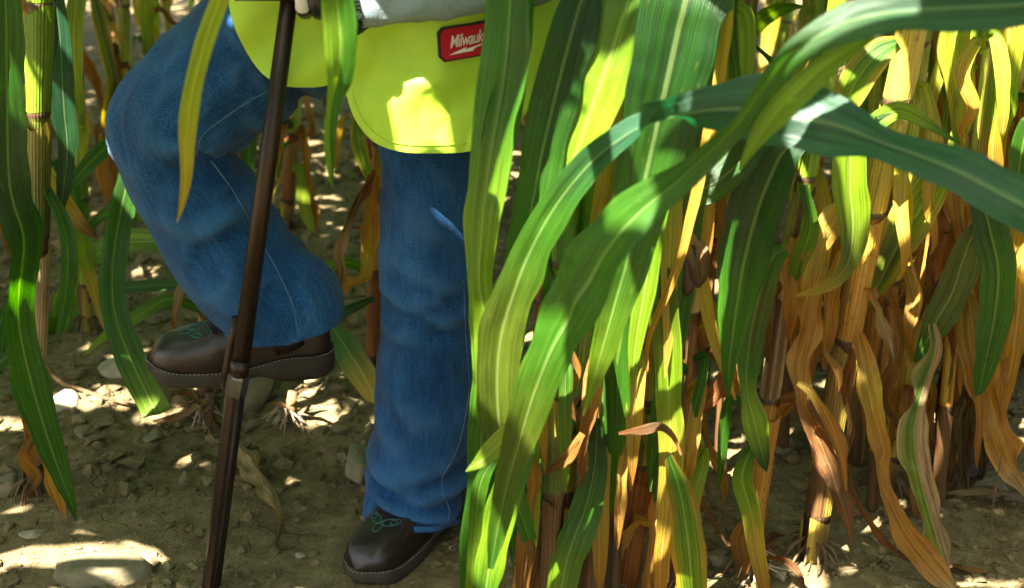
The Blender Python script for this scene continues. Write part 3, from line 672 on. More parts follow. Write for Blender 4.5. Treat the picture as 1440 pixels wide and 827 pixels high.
# boots
def boot(name, heel, toe, up, s_len, label, shaft=None):
    ex = (toe - heel).normalized(); up = (up - ex * up.dot(ex)).normalized(); ey = up.cross(ex); k = s_len / 0.305
    W = lambda x, y, z: heel + ex * (x * k) + ey * (y * k) + up * (z * k)
    sm = lambda a, b_, x: (lambda t: t * t * (3 - 2 * t))(min(1, max(0, (x - a) / (b_ - a))))
    zt = lambda x: 0.026 + 0.020 * (1 - sm(0.06, 0.17, x)) + 0.006 * sm(0.25, 0.305, x)
    st = [(-.004, .010, .07), (.004, .024, .115), (.03, .034, .135), (.07, .038, .150), (.10, .040, .150), (.125, .042, .134), (.15, .045, .116), (.18, .0485, .102), (.21, .0510, .092), (.24, .0505, .083), (.265, .048, .076), (.285, .042, .068), (.298, .031, .057), (.305, .019, .046), (.309, .007, .036), (.3105, .002, .031)]
    s = catmull(np.array(st), 4); V = []; seg = 22
    for x, w_, h_ in s:
        for q in range(seg + 1):
            a = math.pi * q / seg; c, sn = math.cos(a), math.sin(a); z0 = zt(x) - 0.004
            wr = 0.0030 * math.sin(x * 190 + c * 2.4 + math.sin(c * 5)) * (1 if .12 < x < .21 else 0) * sn + 0.001 * float(vnoise(x * 60, c * 4, 7))
            bulge = 1.0 + 0.05 * math.sin(a) ** 2
            V.append(W(x, w_ * math.copysign(abs(c) ** 0.62, c) * bulge, z0 + (h_ - z0) * sn ** 0.72 + wr))
    m = len(s); f = [(i * (seg + 1) + q, i * (seg + 1) + q + 1, (i + 1) * (seg + 1) + q + 1, (i + 1) * (seg + 1) + q) for i in range(m - 1) for q in range(seg)]
    sh_ = shaft or [(.058, 0, .07), (.060, 0, .12), (.062, 0, .18), (.064, 0, .25)]; sv, sf = tube_mesh([W(*q) for q in sh_], [.046 * k, .047 * k, .048 * k, .050 * k], 20)
    vv_, ff_ = join([(V, f), (sv, sf)])
    up_ = mesh(name, vv_, ff_, M_LEATHER, person); up_['label'] = label
    # sole
    out = [(x, w_ + 0.008) for x, w_, h_ in s if 0 < x < .3045]; out = [(-.010, .012)] + out + [(.3105, .020), (.3145, .012), (.3165, .004)]
    ring = [(x, w_) for x, w_ in out] + [(x, -w_) for x, w_ in out[::-1]]
    zb = lambda x: 0.013 * math.exp(-((x - 0.125) / 0.03) ** 2) + 0.010 * sm(.26, .31, x) ** 2
    lv = []
    for lev, grow in ((0, -0.003), (0.25, 0.0), (0.8, 0.0), (1.0, -0.0015), (1.0, -0.014)):
        for x, w_ in ring:
            g_ = max(grow, -abs(w_) * .5) * (1 if w_ > 0 else -1); z = zb(x) + (zt(x) - zb(x)) * lev; lv.append(W(x + (grow if x > .28 else (-grow if x < .02 else 0)), w_ + g_, z))
    nr = len(ring); f = [(l * nr + i, l * nr + (i + 1) % nr, (l + 1) * nr + (i + 1) % nr, (l + 1) * nr + i) for l in range(4) for i in range(nr)] + [tuple(range(nr))[::-1]]
    so_ = mesh('sole', lv, f, M_SOLE, up_)
    # welt stitches
    parts = []; rp = [Vector((x, w_ - math.copysign(0.0022, w_), 0)) for x, w_ in ring]; dense = catmull(np.array([[p_.x, p_.y] for p_ in rp + rp[:1]]), 5)
    Ls = np.concatenate([[0], np.cumsum(np.linalg.norm(np.diff(dense, axis=0), axis=1))])
    for q in np.arange(0, Ls[-1] - .006, .0072):
        a_ = [np.interp(q + o_, Ls, dense[:, 0]) for o_ in (0, .0048)]; b_ = [np.interp(q + o_, Ls, dense[:, 1]) for o_ in (0, .0048)]
        parts.append(tube_mesh([W(a_[0], b_[0], zt(a_[0]) + .0008), W(a_[1], b_[1], zt(a_[1]) + .0008)], 0.0010, 4))
    mesh('welt_stitching', *join(parts), M_STITCH, up_)
    # turquoise embroidery on the vamp
    bv = BVHTree.FromPolygons([Vector(v) for v in V], [tuple(q) for q in f0(len(s), seg)])
    def emb(curve, r_=0.00075):
        pts = []
        for x, y in curve:
            o_ = W(x, y, 0.3); h = bv.ray_cast(o_, -up)
            if h[0] is not None: pts.append(h[0] + up * 0.0006)
        return tube_mesh(pts, r_, 5) if len(pts) > 2 else ([], [])
    cs = []
    for (cx_, cy_, rx, ry, rot) in ((.246, 0, .013, .007, 0), (.232, .013, .007, .014, .5), (.232, -.013, .007, .014, -.5), (.226, .022, .005, .009, .9), (.226, -.022, .005, .009, -.9)):
        cs.append(emb([(cx_ + rx * math.cos(t) * math.cos(rot) - ry * math.sin(t) * math.sin(rot), cy_ + rx * math.cos(t) * math.sin(rot) + ry * math.sin(t) * math.cos(rot)) for t in np.linspace(0, 6.2832, 22)]))
    mesh('turquoise_embroidery', *join(cs), M_TURQ, up_)
    cs = [emb([(x0 - 9 * y * y, y) for y in np.linspace(-.034, .034, 16)], 0.0007) for x0 in (.214, .208, .196, .190)]
    mesh('vamp_stitching', *join(cs), simple_dark, up_)
    return up_, W
def f0(m, seg): return [(i * (seg + 1) + q, i * (seg + 1) + q + 1, (i + 1) * (seg + 1) + q + 1, (i + 1) * (seg + 1) + q) for i in range(m - 1) for q in range(seg)]
simple_dark = simple_mat('dark_thread', (0.05, 0.07, 0.065), 0.7, 0.3, nscale=200)
toe = G(508, 821); toe.z = gz(toe.x, toe.y); dr = Vector((-0.50, -0.866, 0)).normalized()
boot('boot', toe - dr * 0.32, toe, Vector((0, 0, 1)), 0.325, 'dark brown work boot planted on the soil')
hl = P(462, 517, 1.86); tt_ = P(216, 524, 1.80)
boot('boot', hl, tt_, Vector((0.02, -0.10, 1)), (tt_ - hl).length, 'dark brown work boot raised onto the probe step', [(.070, 0, .06), (.078, 0, .08), (.088, 0, .10), (.098, 0, .12)])

# sleeve, glove, hidden upper body
def sleeve():
    V_, f_, u_, w_ = loft([(860, -150, 1.82, 60, .06), (780, -62, 1.765, 52, .045), (690, -30, 1.715, 45, .034), (600, -14, 1.698, 43, .031), (530, -4, 1.696, 42, .030), (500, 2, 1.696, 40, .030)],
                          n=8, seg=32, disp=lambda TH, L, PY: 0.005 * vnoise(TH * 1.3, L * 22, 51) + 0.002 * vnoise(TH * 3, L * 50, 52))
    o = mesh('sleeve', V_.tolist(), f_, M_SLEEVE, person); o['label'] = 'pale grey sleeve with frayed dark cuff'
    parts = []; rr = random.Random(4); n_ = len(V_) - 64; ringv = [Vector(v) for v in V_[n_ - 32:n_]]; prevr = [Vector(v) for v in V_[n_ - 64:n_ - 32]]
    for i in range(32):
        for q in range(5):
            b0 = ringv[i].lerp(ringv[(i + 1) % 32], rr.random()); d = (ringv[i] - prevr[i]).normalized()
            jit = lambda s_: Vector((rr.uniform(-s_, s_), rr.uniform(-s_, s_), rr.uniform(-s_, s_)))
            st_ = b0 - d * rr.uniform(0.0, .012); parts.append(tube_mesh([st_, st_ + d * .008 + jit(.003), st_ + d * rr.uniform(.010, .02) + jit(.006)], [.0012, .001, .0005], 4))
    mesh('frayed_cuff', *join(parts), M_FRAY, o)
sleeve()
bar = P(407, -10, 1.68); px_m = depth(bar) / F
white, black = [], []
for i, x in enumerate((428, 448, 468, 487)):
    c = P(x, -10, 1.68); arc = lambda a: c + Vector((0, math.cos(R(a)) * .0255, math.sin(R(a)) * .0255))
    rad = (.0115, .0122, .0120, .0108)[i]
    wp = [arc(a) for a in range(60, 246 if i == 0 else 171, 15)]; white.append(tube_mesh(wp, [rad * (0.95 + .10 * math.cos(R(q * 60))) for q in range(len(wp))], 12))
    bp_ = [arc(a) for a in range(222 if i == 0 else 158, 331, 12)]; black.append(tube_mesh(bp_, [rad * 1.05] * (len(bp_) - 2) + [rad * .9, rad * .5], 12))
palm = [P(505, -2, 1.69), P(490, -14, 1.705), P(468, -22, 1.712), P(445, -24, 1.712), P(425, -22, 1.710)]
white.append(tube_mesh(palm, [.026, .030, .030, .028, .020], 16))
thumb = [P(480, -40, 1.70), P(455, -52, 1.675), P(432, -50, 1.655), P(418, -38, 1.648)]; white.append(tube_mesh(thumb, [.015, .013, .012, .008], 12))
gl = mesh('glove', *join(white), M_GLOVE, person); gl['label'] = 'white work glove with black finger pads gripping the handle'
mesh('finger_pads', *join(black), M_GLOVEB, gl)

def skin_body():
    J = {}
    def j(n_, v, r_): J[n_] = (Vector(v), r_)
    hipc = P(565, -60, 1.95)
    j('pelvis', hipc, .13); cx_ = hipc.x; cy_ = hipc.y
    j('waist', (cx_ - .01, cy_ - .01, hipc.z + .16), .125); j('chest', (cx_ - .03, cy_ - .03, hipc.z + .36), .15); j('neck', (cx_ - .05, cy_ - .06, hipc.z + .53), .06)
    j('jaw', (cx_ - .07, cy_ - .09, hipc.z + .60), .075); j('crown', (cx_ - .07, cy_ - .07, hipc.z + .73), .085)
    for s_, kk in ((1, 'l'), (-1, 'r')):
        j('sh' + kk, (cx_ - .03 + s_ * .17, cy_ - .03 - s_ * .05, hipc.z + .45), .065)
    j('ell', P(790, -70, 1.75), .045); j('wrl', P(520, -3, 1.68), .028)
    j('elr', P(330, -200, 1.72), .045); j('wrr', P(365, -50, 1.69), .030); j('hdr', P(372, -14, 1.69), .035)
    j('hpl', P(606, -20, 1.92), .095); j('knl', P(604, 400, 1.86), .055); j('anl', P(592, 690, 1.88), .04)
    j('hpr', P(500, -80, 1.93), .095); j('knr', P(246, 190, 1.825), .055); j('anr', P(395, 450, 1.865), .04)
    E = [('pelvis', 'waist'), ('waist', 'chest'), ('chest', 'neck'), ('neck', 'jaw'), ('jaw', 'crown'), ('chest', 'shl'), ('shl', 'ell'), ('ell', 'wrl'), ('chest', 'shr'), ('shr', 'elr'), ('elr', 'wrr'), ('wrr', 'hdr'),
         ('pelvis', 'hpl'), ('hpl', 'knl'), ('knl', 'anl'), ('pelvis', 'hpr'), ('hpr', 'knr'), ('knr', 'anr')]
    ks = list(J); me = bpy.data.meshes.new('body'); me.from_pydata([J[q][0][:] for q in ks], [(ks.index(a), ks.index(b_)) for a, b_ in E], [])
    o = bpy.data.objects.new('body', me); COL.objects.link(o)
    o.modifiers.new('skin', 'SKIN'); sv = me.skin_vertices[0].data
    for i, q in enumerate(ks): sv[i].radius = (J[q][1] * .8,) * 2; sv[i].use_root = (q == 'pelvis')
    ss = o.modifiers.new('sub', 'SUBSURF'); ss.levels = 2; ss.render_levels = 2
    bpy.context.view_layer.update()
    m2 = bpy.data.meshes.new_from_object(o.evaluated_get(bpy.context.evaluated_depsgraph_get())); bpy.data.objects.remove(o)
    m2.name = 'body'; m2.materials.clear(); m2.materials.append(M_SLEEVE)
    m2.polygons.foreach_set('use_smooth', [True] * len(m2.polygons))
    o = bpy.data.objects.new('body', m2); COL.objects.link(o); o.parent = person; o.matrix_parent_inverse = person.matrix_world.inverted()
    # head: face skin and hair, above the picture
    hc = Vector((cx_ - .075, cy_ - .085, hipc.z + .665)); v = V3.copy(); v = v * np.array([.078, .095, .118]); v[:, 1] -= .02 * np.exp(-(v[:, 0] / .014) ** 2 - ((v[:, 2] + .012) / .022) ** 2) * (v[:, 1] < 0)
    mesh('head', (v + np.array(hc)).tolist(), F3.tolist(), M_SKIN, person)
    hv = V3.copy() * np.array([.086, .102, .115]); hf = [q for q in F3.tolist() if np.mean([hv[i, 2] + hv[i, 1] * .9 for i in q]) > 0.0]
    mesh('hair', (hv + np.array(hc) + np.array([0, .006, .012])).tolist(), hf, M_HAIR, person)
skin_body()

# ------------------------------------------------------------------ soil probe
probe = thing('soil_probe', 'long dark rusty steel soil probe pushed into the ground under the boot', 'soil probe', tuple(G(297, 824)))
Yp = 1.69
def pr_(x, y, dy=0): return P(x, y, Yp + dy)
gpt = G(296, 829); mesh('shaft', *tube_mesh([pr_(408, -10), pr_(372, 262), pr_(336, 527)], [12.2 * depth(pr_(408, -10)) / F, 12.8 * depth(pr_(372, 262)) / F, 13 * depth(pr_(336, 527)) / F], 18), M_STEEL, probe)
lowp = [pr_(331, 553), pr_(314, 690), pr_(297, 824), pr_(297, 824) + (pr_(297, 824) - pr_(314, 690)).normalized() * 0.12]
mesh('core_tube', *tube_mesh(lowp, [14 * depth(lowp[0]) / F] + [13.4 * depth(lowp[1]) / F] * 3, 8), M_STEEL, probe, smooth=False)
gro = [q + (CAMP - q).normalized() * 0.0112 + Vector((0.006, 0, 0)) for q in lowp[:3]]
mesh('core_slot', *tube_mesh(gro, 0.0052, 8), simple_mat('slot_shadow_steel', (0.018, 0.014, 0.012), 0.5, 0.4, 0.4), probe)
nutp = [pr_(337, 524), pr_(336, 530), pr_(331, 553), pr_(330, 558)]; rN = 15.5 * depth(nutp[0]) / F
mesh('coupling_nut', *tube_mesh(nutp, [rN * .82, rN, rN, rN * .85], 6), M_NUT, probe, smooth=False)
mesh('collar', *tube_mesh([pr_(339, 505), pr_(336, 526)], rN * 0.9, 16), M_STEEL, probe)
# step: an upright flat bar beside the shaft and a rung going back under the boot
sb = [pr_(332, 446, .012), pr_(326, 480, .012), pr_(319, 520, .012), pr_(316, 545, .012)]
mesh('step_bar', *tube_mesh(sb, [.0070, .0078, .0082, .0075], 8), M_STEEL, probe)
rung = [pr_(331, 541, .0), pr_(322, 546, .03), P(320, 546, 1.75), P(319, 541, 1.82), P(318, 533, 1.90)]
mesh('step_rung', *tube_mesh(rung, .010, 10), M_STEEL, probe)
mesh('handle', *tube_mesh([P(330, -10, 1.68), P(408, -10, 1.682), P(500, -10, 1.68)], .0115, 12), M_STEEL, probe)
# ------------------------------------------------------------------ corn plants the photograph shows singly
def gY(px, py): return G(px, py).y
def W2(x, y, z): a = proj(Vector((x, y, z))); return (a[0], a[1])
def vert(x, y, zs=(0.0, 0.35, 0.7, 1.05), dx=0.0): return [W2(x + dx * z, y, z) for z in zs]

# left side ---------------------------------------------------------
Y1 = gY(45, 694)
p1 = Plant('corn plant with a tall jointed cane and dark blade, left of the raised knee', Y1, [(46, 694), (50, 560), (54, 420), (55, 330), (55, 160), (57, 0)], [12, 13, 15, 18], [655, 332, 160], ['b', 'b', 'ol', 'yg', 'yg', 'yg', 'g'], sheath=['b', 't', 'ol', 'yg', 'yg', 'yg', 'g'])
p1.leaf('dg>g>dg>g>g', [Y1 - .16, Y1 - .12, Y1 - .1], [(-6, -60, 40), (8, 0, 46), (10, 130, 42), (14, 260, 54), (34, 340, 46, 35), (28, 400, 34, 55), (26, 450, 42, 20), (42, 530, 50), (72, 630, 36), (98, 700, 15), (107, 732, 2)], fold=.25, att=1.12)
p1.leaf('bg>bg>dg', [Y1 + .06, Y1 + .10, Y1 + .1], [(76, -30, 22), (84, 50, 26), (88, 110, 31), (91, 165, 32), (95, 205, 26), (92, 250, 22), (86, 290, 12), (84, 310, 3)], roll=-20, att=1.1)
p1.leaf('dg', [Y1 + .04], [(56, 120, 20), (68, 60, 24), (70, 0, 18), (72, -40, 10)], roll=20)
p1.leaf('ly>yg>yg>y>b', [Y1 + .12, Y1 + .1], [(55, 165, 22), (30, 132, 30), (14, 140, 44), (26, 190, 46), (48, 235, 44), (80, 282, 36), (108, 312, 26), (138, 335, 3)], roll=15, fold=.4, rip=.04)
p1.leaf('o>r>o', [Y1 - .03], [(46, 400, 8), (26, 440, 16), (27, 520, 22), (38, 590, 20), (46, 650, 9)], rip=.06)
p1.leaf('b>o>b', [Y1 - .05], [(48, 610, 10), (34, 640, 24), (52, 668, 18), (40, 692, 4)], rip=.06)
p1.leaf('bg>g', [Y1 + .1], [(50, 470, 8), (20, 440, 16), (2, 450, 26), (-8, 500, 22), (-20, 540, 8)], roll=20)
p1.leaf('g>g', [Y1 + .1], [(50, 505, 8), (18, 500, 18), (-8, 516, 20), (-40, 540, 8)])

Y2 = gY(118, 470)
p2 = Plant('thin yellow green corn plant close behind the jointed left cane', Y2, [(122, 470), (118, 330), (112, 180), (104, 0)], [8, 8, 9], [400, 280, 120], ['y', 'yg', 'yg', 'g'])
p2.leaf('g>g>yg>y>t', [Y2 - .05], [(104, 235, 14), (102, 262, 22), (114, 330, 24), (126, 390, 16), (138, 432, 11), (146, 455, 7), (151, 470, 1)], fold=.4)
p2.leaf('yg>ly>yg', [Y2 - .05], [(112, 160, 10), (106, 100, 20), (104, 40, 27), (110, -20, 25)], roll=10)
p2.leaf('ly', [Y2 - .04], [(112, 200, 8), (118, 180, 14), (116, 220, 10), (120, 240, 4)])
p2.leaf('yg>g', [Y2], [(116, 370, 10), (90, 420, 30, 20), (96, 450, 50), (84, 480, 36), (72, 492, 8)], fold=.3, rip=.03)
p2.leaf('g>yg>g', [Y2, Y2 - .1, Y2 - .15], [(118, 395, 10), (132, 362, 26), (170, 343, 34), (215, 340, 30), (256, 350, 20), (300, 372, 6)], roll=30, fold=.35)
p2.leaf('dg>g>g', [Y2, Y2 - .1], [(116, 425, 6), (160, 408, 16), (220, 402, 18), (285, 402, 12), (330, 410, 4)], roll=40)
p2.leaf('g>ol', [Y2], [(118, 345, 8), (98, 400, 14), (74, 450, 14), (56, 480, 10), (46, 496, 4)])

Y4 = gY(288, 584)
p4 = Plant('corn plant behind the raised boot with a broad drooping green blade', Y4, [(287, 584), (290, 480), (292, 300), (296, 0)], [11, 11, 10], [560, 430, 250], ['t', 'b', 'ol', 'yg', 'g'])
p4.leaf('dg>g>g>g>yg', [Y4 - .02, Y4 - .22, Y4 - .3], [(292, 180, 12), (230, 190, 26), (190, 225, 30), (168, 310, 36), (158, 390, 34), (164, 450, 35), (184, 505, 40), (205, 550, 42), (219, 578, 40), (222, 584, 34)], roll=10, fold=.22, rip=.02)
p4.leaf('dg>g', [Y4 - .05, Y4 - .1], [(290, 290, 8), (230, 200, 14), (172, 192, 18), (140, 215, 24), (108, 250, 16), (98, 268, 3)], roll=30)
p4.leaf('ly>g', [Y4 - .1], [(290, 260, 8), (214, 232, 12), (184, 218, 10), (172, 250, 14), (168, 300, 6)])
p4.leaf('r>p>r', [Y4 - .03], [(290, 400, 6), (262, 392, 12), (250, 430, 14), (243, 468, 8)], rip=.08)
p4.leaf('t>b', [Y4 - .05], [(288, 565, 8), (262, 582, 16), (240, 590, 12), (215, 592, 3)], rip=.08)
p4.leaf('t>p', [Y4 - .06], [(288, 575, 8), (300, 598, 14), (318, 625, 8), (326, 640, 2)], rip=.08)

Y5 = gY(166, 296)
p5 = Plant('withered corn plant with curled brown leaves just left of the raised knee', Y5, [(166, 296), (168, 200), (172, 90), (174, 0)], [9, 9, 9], [250, 88], ['db', 'r', 'ly', 'ly', 'yg'])
p5.leaf('ol>ol>b|y', [Y5 - .06], [(128, -20, 10), (136, 20, 20), (148, 70, 20), (158, 115, 18), (152, 160, 20), (148, 195, 14), (142, 215, 4)], roll=25, fold=.6, rip=.07)
p5.leaf('r>b>o', [Y5 - .04], [(168, 140, 8), (160, 60, 14), (164, 130, 16), (158, 190, 16), (160, 240, 14), (156, 280, 6)], rip=.08, fold=.5)
p5.leaf('b>o>o', [Y5 - .08], [(166, 200, 6), (146, 215, 14), (142, 240, 13), (148, 268, 10), (150, 284, 3)], rip=.08)
p5.leaf('y>ol', [Y5 - .03], [(172, 60, 6), (150, 20, 9), (142, 8, 8), (158, 30, 6)], rip=.05)
p5.leaf('p>b', [Y5 - .1], [(168, 225, 8), (140, 180, 9), (136, 200, 5)], rip=.06)
Y6 = gY(212, 285)
p6 = Plant('yellow green corn plant showing just above the raised knee', Y6, [(212, 285), (209, 120), (205, 0)], [8, 9], [200, 60], ['b', 'ol', 'ly', 'yg'])
p6.leaf('ly>yg>ol', [Y6 - .05], [(204, -20, 16), (206, 20, 20), (209, 60, 17), (210, 90, 10), (208, 110, 3)], fold=.4)
p6.leaf('r>b', [Y6 - .04], [(206, 30, 6), (222, 12, 9), (240, 28, 10), (262, 40, 4)], rip=.08)

# middle, behind the person -------------------------------------------
Y7 = gY(404, 318)
p7 = Plant('jointed green and brown corn cane seen between the two legs', Y7, [(403, 318), (407, 240), (412, 188), (414, 100), (416, 0)], [9, 10, 11], [280, 187], ['b', 'r', 'ly', 'yg', 'g'])
p7.leaf('r>o>r', [Y7 - .05], [(416, 190, 7), (427, 178, 9), (431, 230, 17), (437, 290, 14), (443, 328, 5)], rip=.05)
p7.leaf('yg>ly', [Y7 - .07], [(412, 240, 6), (422, 235, 9), (426, 280, 18), (436, 315, 12), (444, 335, 3)])
p7.leaf('dg>g', [Y7 - .05], [(410, 180, 8), (380, 150, 18), (352, 170, 26), (350, 215, 22), (346, 260, 10), (345, 285, 3)])
p7.leaf('g', [Y7 - .04], [(408, 200, 5), (396, 210, 9), (391, 250, 5)])
Y8 = gY(527, 540)
p8 = Plant('corn plant with orange curling leaves right behind the standing leg', Y8, [(526, 540), (526, 420), (530, 250), (538, 0)], [10, 10, 11], [500, 380, 200], ['db', 'r', 'o', 'ly', 'g'])
p8.leaf('g>yg|y', [Y8 - .06], [(532, 150, 10), (506, 160, 16), (505, 200, 22), (516, 240, 16), (524, 262, 4)])
p8.leaf('r>b>p>b', [Y8 - .1, Y8 - .14], [(528, 240, 10), (508, 272, 18), (490, 315, 16), (476, 352, 17), (480, 385, 15), (474, 405, 4)], roll=20, rip=.06, fold=.5)
p8.leaf('o>o>y>o', [Y8 - .08], [(526, 245, 16), (524, 290, 26), (521, 345, 30), (510, 385, 28, 40), (488, 402, 22), (480, 412, 5)], rip=.06, fold=.3)
p8.leaf('dg>g>y', [Y8 - .05, Y8 - .2], [(526, 420, 8), (480, 442, 16), (468, 456, 20), (486, 488, 36), (510, 525, 38), (524, 552, 26), (530, 566, 6)], roll=-25, fold=.3)
p8.leaf('r', [Y8 - .05], [(528, 330, 6), (508, 320, 7), (494, 320, 3)], rip=.05)

# blades hanging in front of the person, from a plant left of the picture -----------
pn = Plant('tall corn plant beside the camera whose tips hang over jeans and vest', 1.0, vert(-.84, 1.0), [26, 24, 22], [W2(-.84, 1.0, .2)[1]], ['b', 'ol', 'yg', 'yg', 'g'], canopy=True)
pn.leaf('yg>ly>ly>ly>ly>y', [1.30, 1.32], [(330, -60, 24), (308, 0, 24), (287, 60, 26), (270, 130, 27), (262, 195, 23), (262, 250, 16), (256, 288, 9), (249, 313, 1)], roll=22, fold=.25, att=1.18)
pn.leaf('g>g>yg/ly>p>g>g', [1.34, 1.36], [(470, -60, 38), (475, 0, 46), (480, 60, 46), (476, 105, 36, 30), (466, 145, 20, 50), (462, 190, 18, 30), (465, 230, 12), (467, 264, 2)], fold=.45, rip=.03, att=1.30)  # right half's pale yellow paints sunlight on it; pinkish brown is its own

# the clump right of the standing leg -----------------------------------------
q1 = Plant('dark green corn plant overlapping the standing leg', 1.60, vert(.135, 1.60, dx=.02), [17, 18, 18], [W2(.135, 1.6, .25)[1], W2(.135, 1.6, .45)[1]], ['b', 'o', 'ol', 'g', 'g'])
q1.leaf('dg>dg>g>yg>g>g', [1.46, 1.44, 1.42], [(722, -40, 52), (717, 0, 58), (712, 80, 62), (698, 170, 62), (684, 260, 56), (676, 340, 46), (674, 400, 34, 30), (684, 460, 44), (684, 530, 40), (678, 600, 36), (672, 680, 30), (660, 760, 24), (658, 830, 20)], roll=-15, fold=.25, att=1.15)
q1.leaf('dg>g', [1.47, 1.46], [(744, -30, 16), (738, 20, 22, 40), (728, 80, 38), (706, 160, 50), (690, 240, 40), (672, 300, 10)], roll=25, att=1.2)
q1.leaf('dg>dg>g>g', [1.50, 1.47, 1.44], [(830, -30, 30), (812, 20, 60), (788, 110, 66), (764, 210, 62), (744, 310, 54), (726, 400, 52), (712, 480, 46), (702, 560, 34), (694, 640, 20), (690, 690, 4)], roll=12, fold=.3, att=1.2)
q1.leaf('g>yg', [1.45], [(770, 290, 10), (750, 330, 18), (738, 400, 22), (726, 470, 10), (720, 500, 2)], roll=30)
q1.leaf('ol>o>r', [1.47], [(760, 560, 14), (742, 600, 24), (750, 680, 22), (738, 760, 22), (730, 840, 16)], rip=.05)
q2 = Plant('corn plant with a broad sunlit striped blade amid the green clump', 1.62, vert(.165, 1.62, dx=-.02), [18, 18, 18], [W2(.16, 1.62, .22)[1], W2(.16, 1.62, .42)[1]], ['db', 'r', 'ol', 'g', 'g'])
q2.leaf('g>g>yg>g', [1.50, 1.46], [(905, -40, 60), (884, 0, 76), (858, 80, 80), (826, 170, 64), (796, 250, 48), (772, 310, 36), (752, 370, 22), (740, 420, 4)], roll=-18, fold=.3, att=1.2)
q2.leaf('g>g>dg>g>yg', [1.40, 1.38, 1.40], [(985, -40, 110), (965, 0, 122), (944, 90, 112), (922, 190, 94), (900, 290, 74), (882, 370, 62), (862, 440, 50), (842, 510, 28), (826, 565, 8), (820, 585, 2)], roll=14, fold=.16, rip=.03, att=1.22)
q2.leaf('dg>g', [1.56], [(875, 120, 20), (870, 200, 44), (862, 290, 60), (850, 370, 66), (846, 460, 74), (846, 560, 76), (848, 630, 60), (852, 690, 36), (848, 735, 10)], roll=-10, fold=.25)
q2.leaf('dg>g>yg', [1.55, 1.50], [(840, 600, 16), (836, 660, 34), (822, 720, 44), (800, 780, 50), (785, 850, 40)], roll=10)
q2.leaf('ol>yg>y>o', [1.55, 1.53], [(912, 388, 10), (930, 386, 32), (936, 450, 40), (940, 540, 38), (944, 640, 34), (938, 720, 28), (930, 790, 22), (928, 850, 14)], fold=.3, rip=.03)
q2.leaf('g>yg|o', [1.50], [(940, 640, 12), (958, 700, 38), (968, 770, 46), (975, 850, 40)], fold=.2)
q2.leaf('g>dg', [1.58], [(960, 240, 30), (990, 265, 44), (1040, 228, 50, 20), (1080, 190, 30), (1110, 180, 6)], roll=-20)
q2.leaf('r>o', [1.52], [(815, 590, 10), (800, 560, 18), (808, 520, 14), (804, 490, 6)], rip=.05)
q2.leaf('r>b>o', [1.50], [(870, 610, 8), (905, 605, 14), (930, 600, 12), (948, 614, 8), (958, 640, 3)], rip=.06)
q2.leaf('o>b', [1.48], [(820, 610, 10), (800, 640, 16), (775, 660, 12), (752, 668, 4)], rip=.08)
q3 = Plant('yellowing corn plant carrying a shrivelled brown ear', 1.66, [(948, 900), (955, 650), (965, 500), (985, 330), (1003, 100), (1010, 0)], [12, 12, 14, 16], [605, 440, 320], ['db', 'r', 't', 'y', 'yg', 'yg'])
q3.leaf('yg>ly>y>y>y', [1.60], [(1004, 120, 10), (1000, 200, 18), (990, 300, 20), (986, 380, 20), (1000, 460, 17), (1020, 520, 14), (1034, 562, 3)], fold=.5, rip=.04)
q3.leaf('o>r>r', [1.62], [(960, 620, 10), (985, 580, 24), (1010, 550, 22), (1016, 520, 6)], rip=.06)
q3.leaf('r>b', [1.62], [(956, 660, 8), (975, 690, 14), (1000, 730, 14), (1026, 768, 6)], rip=.05)
q3.leaf('o>o', [1.60], [(950, 620, 10), (930, 700, 26), (916, 780, 22), (910, 850, 14)], rip=.05)
q3.leaf('y>o', [1.62], [(880, 470, 16), (886, 420, 20), (884, 500, 18), (880, 540, 6)], rip=.05)
q3.leaf('yg>yg', [1.62], [(1005, 60, 16), (1036, 20, 34), (1042, 70, 40), (1036, 130, 26), (1030, 170, 6)], roll=10)
# ear
def ear(pl, px, py, Y, ln, tilt):
    c = P(px, py, Y); d = Vector((math.sin(tilt), -0.15, -math.cos(tilt))).normalized(); prof = [(0, .006), (.08, .017), (.3, .021), (.6, .019), (.85, .012), (1, .003)]
    v, f = tube_mesh([c + d * (t * ln) for t, _ in prof], [r_ for _, r_ in prof], 14)
    e = mesh('ear', v, f, M_STALK, pl.root, np.repeat([np.array(PAL['db']) * .6], len(v), 0), [(0.1, 0.1)] * len(v)); e['label'] = 'shrivelled dark brown ear'
    for k_ in range(4):
        a = k_ * 1.6 + 0.4; sdv = Vector((math.cos(a), math.sin(a), 0)); C_ = np.array([list(c + d * (t * ln) + sdv * (.012 + .012 * math.sin(t * 3) + .012 * t * t)) for t in np.linspace(-.15, .75, 8)])
        wd = np.repeat([list(sdv.cross(d))], 8, 0); v, f, cc, uv = ribbon(C_, np.interp(np.linspace(0, 1, 8), [0, .3, .8, 1], [.016, .03, .02, .003]), wd, 't>b>db', .5, .04, k_ + 5)
        mesh('husk', v.tolist(), f, M_DRY, e, cc, uv)
    stem, _ = pl.at(c.z - 0.02); v, f = tube_mesh([stem, (stem + c) / 2 + Vector((0, 0, .01)), c], .006, 8); mesh('ear_stem', v, f, M_STALK, e, np.repeat([PAL['ol']], len(v), 0), [(0.1, 0.1)] * len(v))
ear(q3, 965, 338, 1.60, .085, .05)

